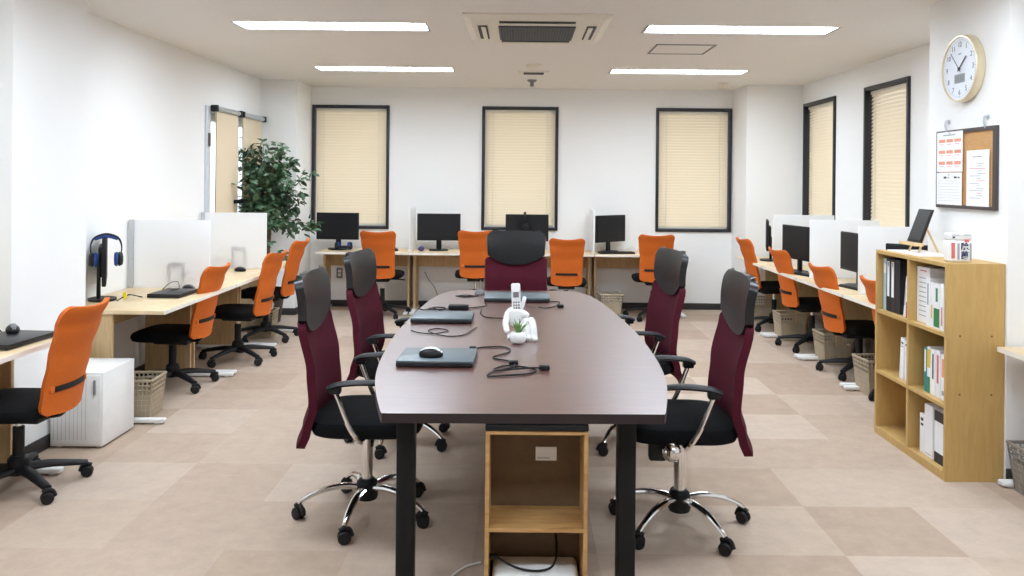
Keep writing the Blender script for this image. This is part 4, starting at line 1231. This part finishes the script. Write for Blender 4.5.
t = thing('cork_board', 'dark framed cork board with three papers pinned on it', 'board', (CXF, 4.50, 1.365))
bw, bh = 0.30, 0.44
def bp(name, mats, boxes, parent, sm=False):
    # boxes in (u toward camera left->right = -y, z, depth) with u in [-bw,bw]
    b = MB()
    for u0, u1, z0, z1, d0, d1, *mm in boxes:
        b.box(-d1, -d0, -u1, -u0, z0, z1, mm[0] if mm else 0)
    return b.build(name, mats, parent, smooth=sm)
bp('frame', 'boardframe', [(-bw, bw, 0, 0.02, 0, 0.018), (-bw, bw, bh - 0.02, bh, 0, 0.018), (-bw, -bw + 0.02, 0.02, bh - 0.02, 0, 0.018), (bw - 0.028, bw, 0.02, bh - 0.02, 0, 0.018)], t)
bp('cork_panel', 'cork', [(-bw + 0.02, bw - 0.028, 0.02, bh - 0.02, 0.002, 0.010)], t)
for u in (-0.19, 0.2):
    b = MB(); b.tube([(-0.004, -u, bh + 0.055), (-0.02, -u, bh + 0.05), (-0.022, -u, bh + 0.02), (-0.012, -u, bh - 0.01)], 0.006, 8, smooth=4); b.lathe([(0.014, 0), (0.014, 0.004)], (-0.001, -u, bh + 0.05), 12, axis=(-1, 0, 0))
    b.build('hook', 'alu', t)
gp = 'papers pinned on the cork board'
def sheet(label, u0, u1, z0, z1, marks):
    s = thing('paper_sheet', label, 'paper', (CXF - 0.018, 4.50, 1.365), 0, gp)
    bp('page', 'paper', [(u0, u1, z0, z1, 0, 0.0016)], s)
    bp('print', ['print', 'printorange', 'ink', 'printred'], [(a, c, e, f_, 0.0016, 0.0022, mm) for a, c, e, f_, mm in marks], s)
    b = MB(); b.ball((-0.004, -(u0 + u1) / 2, z1 - 0.012), 0.006, 10); b.build('pin', 'white', s)
    return s
mk = [(-0.22, -0.09, 0.410, 0.416, 0)]
for r_ in range(3):
    for c_ in range(3):
        mk.append((-0.265 + c_ * 0.084, -0.197 + c_ * 0.084, 0.372 - r_ * 0.063, 0.390 - r_ * 0.063, 1))
        mk.append((-0.26 + c_ * 0.084, -0.215 + c_ * 0.084, 0.36 - r_ * 0.063, 0.3625 - r_ * 0.063, 3))
sheet('white calendar sheet with rows of orange print on the cork board', -0.288, -0.012, 0.205, 0.432, mk)
sheet('pale lined sheet with a black heading below the orange calendar sheet', -0.288, -0.018, 0.018, 0.20, [(-0.21, -0.18, 0.166, 0.178, 2), (-0.17, -0.15, 0.168, 0.176, 0), (-0.10, -0.07, 0.168, 0.178, 2), (-0.06, -0.04, 0.168, 0.176, 2)] + [(-0.27, -0.04, 0.04 + 0.016 * i, 0.0412 + 0.016 * i, 0) for i in range(8)])
random.seed(3)
sheet('tall white notice with grey text next to the bare cork', 0.03, 0.245, 0.018, 0.318, [(0.09, 0.18, 0.28, 0.285, 0)] + [(0.06 + (0.07 if i % 3 else 0.0), 0.13 + random.uniform(0.02, 0.09), 0.06 + 0.0132 * i, 0.063 + 0.0132 * i, 3 if i % 5 == 2 else 0) for i in range(15)])

# ------------------------------------------------------------------ ficus tree
random.seed(11)
t = thing('ficus_tree', 'tall artificial ficus tree with a full green crown in the back corner', 'plant', (-2.60, 8.45, 0))
b = MB(); b.lathe([(0.11, 0), (0.14, 0.02), (0.17, 0.24), (0.178, 0.25), (0.178, 0.28), (0.16, 0.28), (0.155, 0.24)], seg=28); b.build('pot', 'potbrown', t)
b = MB(); b.lathe([(0.05, 0.235), (0.156, 0.24), (0.1, 0.25), (0.02, 0.255)], seg=20); b.build('soil', 'soil', t)
b = MB()
tr1 = [(0.02, 0, 0.24), (0.0, 0.01, 0.6), (0.03, -0.01, 0.95), (0.0, 0.0, 1.25), (0.04, 0.0, 1.5)]
tr2 = [(-0.03, 0.02, 0.24), (0.03, -0.02, 0.6), (-0.01, 0.02, 0.95), (0.03, 0.0, 1.25), (-0.06, 0.0, 1.5)]
b.tube(tr1, [0.02, 0.018, 0.017, 0.014, 0.008], 8, smooth=4); b.tube(tr2, [0.018, 0.017, 0.015, 0.013, 0.007], 8, smooth=4)
tips = []
for k in range(40):
    a = k * 2.399
    zb = random.uniform(0.9, 1.5)
    top = random.random()
    rr = random.uniform(0.16, 0.42) * (0.75 if top < 0.2 else 1)
    ze = 1.02 + 0.98 * (k / 40) + random.uniform(-0.08, 0.08) if k < 36 else random.uniform(0.6, 0.9)
    if k >= 36: zb, rr = ze - 0.1, random.uniform(0.12, 0.3)
    rr *= 1.0 - 0.22 * max(0, (ze - 1.6) / 0.3)
    if k % 9 == 0: rr += 0.06
    zb = min(zb, ze - 0.02)
    x, y = rr * math.cos(a), rr * math.sin(a)
    if y > 0.4: y = 0.4
    if x < -0.24: x = -0.24
    p0 = Vector((0.01, 0, zb)); p1 = Vector((x * 0.5, y * 0.5, (zb + ze) / 2 + 0.06)); p2 = Vector((x, y, ze))
    b.tube([p0, p1, p2], [0.006, 0.004, 0.002], 5, smooth=3)
    tips.append((p0, p1, p2))
b.build('trunk', 'bark', t)
b = MB()
def leaf(p, d, size):
    d = d.normalized()
    side = d.cross(Vector((0, 0, 1)))
    if side.length < 0.05: side = Vector((1, 0, 0))
    side.normalize()
    side = (Matrix.Rotation(random.uniform(-0.9, 0.9), 3, d) @ side)
    n = side.cross(d)
    w = size * 0.27
    a = [p, p + d * size * 0.3 + side * w - n * w * 0.3, p + d * size * 0.7 + side * w * 0.8 - n * size * 0.06, p + d * size - n * size * 0.16, p + d * size * 0.7 - side * w * 0.8 - n * size * 0.06, p + d * size * 0.3 - side * w - n * w * 0.3, p + d * size * 0.5 + n * 0.004]
    V = [b.bm.verts.new(q) for q in a]
    for i in range(6):
        b.bm.faces.new((V[i], V[(i + 1) % 6], V[6]))
for (p0, p1, p2) in tips:
    for k in range(46):
        s = random.uniform(0.3, 1.08)
        q = p0 * (1 - s) ** 2 + p1 * 2 * s * (1 - s) + p2 * s * s if s <= 1 else p2 + (p2 - p1) * (s - 1)
        q = q + Vector((random.gauss(0, 0.04), random.gauss(0, 0.04), random.gauss(0, 0.035)))
        q.x = max(q.x, -0.22); q.y = min(q.y, 0.44)
        d = Vector((random.gauss(0, 1), random.gauss(0, 1), random.gauss(-0.7, 0.6))) + (p2 - p0).normalized() * 0.6
        sz = random.uniform(0.06, 0.10)
        if q.x + sz < 0.6: leaf(q, d, sz)
lv = b.build('leaves', 'leaf', t); lv['kind'] = 'stuff'

# ------------------------------------------------------------------ baskets and floor items
def make_basket(name, label, w, d, h, m, group):
    t = thing(name, label, 'basket', group=group)
    b = MB()
    tp = 0.82
    def side(p0, p1, q0, q1, n, rows):
        # lattice wall between bottom edge p0-p1 and top edge q0-q1
        P = lambda u, v: (p0.lerp(p1, u)).lerp(q0.lerp(q1, u), v)
        for i in range(n + 1):
            u = i / n
            b.tube([P(u, 0.0), P(u, 1.0)], 0.0045, 4)
        for v in [k / rows for k in range(rows + 1)]:
            b.tube([P(0, v), P(1, v)], 0.0045, 4)
        c = [P(0, 0.0), P(1, 0.0), P(1, 0.6), P(0, 0.6)]
        nn = (c[1] - c[0]).cross(c[3] - c[0]).normalized() * 0.002
        A = [b.bm.verts.new(x - nn) for x in c]; B = [b.bm.verts.new(x + nn) for x in c]
        b.bm.faces.new(A[::-1]); b.bm.faces.new(B)
        for i in range(4): b.bm.faces.new((A[i], A[(i + 1) % 4], B[(i + 1) % 4], B[i]))
    bc = [Vector((s * w / 2 * tp, u * d / 2 * tp, 0.006)) for s, u in ((-1, -1), (1, -1), (1, 1), (-1, 1))]
    tc_ = [Vector((s * w / 2, u * d / 2, h)) for s, u in ((-1, -1), (1, -1), (1, 1), (-1, 1))]
    for i in range(4): side(bc[i], bc[(i + 1) % 4], tc_[i], tc_[(i + 1) % 4], 9, 8)
    b.build('lattice_wall', m, t, smooth=False)
    b = MB(); b.box(-w / 2 * tp, w / 2 * tp, -d / 2 * tp, d / 2 * tp, 0, 0.008); b.build('bottom', m, t, smooth=False)
    b = MB(); b.tube([v + Vector((0, 0, 0.0)) for v in tc_], 0.009, 8, closed=True); b.build('rim', m, t)
    return t
bg_ = 'waste baskets under the desks'
k0 = place(make_basket('waste_basket', 'taupe lattice basket under the window wall desk by the bookcase edge', 0.25, 0.23, 0.25, 'basket', bg_), 2.57, 5.87, 0.0, 4)
bl = [(2.64, 8.86, 'taupe lattice basket under the window wall desk closest to the corner'), (2.60, 7.87, 'taupe lattice basket between the first two side chairs from the back wall'),
      (2.635, 6.87, 'taupe lattice basket behind the side chair second from the bookcase'), (1.01, 9.10, 'taupe lattice basket with a wire handle look under the back wall desk'),
      (-2.37, 5.12, 'taupe lattice basket under the headphones desk on the door side'), (-2.42, 7.74, 'taupe lattice basket with a white bag in it near the ficus')]
for x, y, lab in bl:
    dup(k0, lab, (x, y, 0), random.uniform(-4, 4))
k1 = place(make_basket('waste_basket', 'grey lattice basket behind the orange chair second from the bookcase', 0.26, 0.25, 0.28, 'basketgrey', bg_), 2.92, 6.72, 0, 0)
dup(k1, 'grey lattice basket behind the column of the middle side chair', (2.90, 7.62, 0), 0)
place(make_basket('storage_basket', 'brown lattice basket on the carpet against the near side of the bookcase', 0.28, 0.30, 0.23, 'basketgrey', None), 2.56, 3.90, 0, 0)
b = MB(); b.ball((0, 0, 0.0), 0.09, 14, sc=(1.25, 1.1, 0.55))
for v in b.bm.verts: v.co += Vector((random.gauss(0, 0.009), random.gauss(0, 0.009), random.gauss(0, 0.014)))
o = b.build('plastic_bag', 'bag', ang=80); o.location = (-2.42, 7.74, 0.285); tag(o, 'crumpled white plastic bag on the basket near the ficus', 'bag')
t = thing('floor_cabinet', 'white box cabinet on the carpet beside the door side column', 'cabinet', (-2.425, 4.69, 0))
b = MB(); b.box(-0.145, 0.145, -0.185, 0.185, 0.012, 0.42, bev=0.006)
for x in (-0.11, 0.11):
    for y in (-0.15, 0.15): b.cyl((x, y, 0), (x, y, 0.014), 0.015, seg=10)
b.build('body', 'white', t)
b = MB(); b.box(-0.135, 0.135, -0.193, -0.185, 0.03, 0.405, bev=0.003)
d_ = b.build('front_panel', 'white', t)
b = MB()
for i in range(9): b.box(-0.12 + 0.022 * i - 0.001, -0.12 + 0.022 * i + 0.001, -0.1945, -0.193, 0.05, 0.38)
b.build('grille', 'alu', d_, smooth=False)
b = MB(); b.box(0.1, 0.11, -0.205, -0.193, 0.30, 0.38, bev=0.003); b.build('handle', 'grey', d_)
t = thing('wall_outlet', 'grey wall outlet under the back wall desk nearest the ficus', 'outlet', (-2.105, YF, 0.39))
b = MB(); b.box(-0.036, 0.036, -0.008, 0, -0.06, 0.06, bev=0.003); b.build('plate', 'grey', t)
b = MB(); b.box(-0.018, 0.018, -0.011, -0.008, -0.038, -0.006); b.box(-0.018, 0.018, -0.011, -0.008, 0.006, 0.038); b.build('sockets', 'white', t, smooth=False)
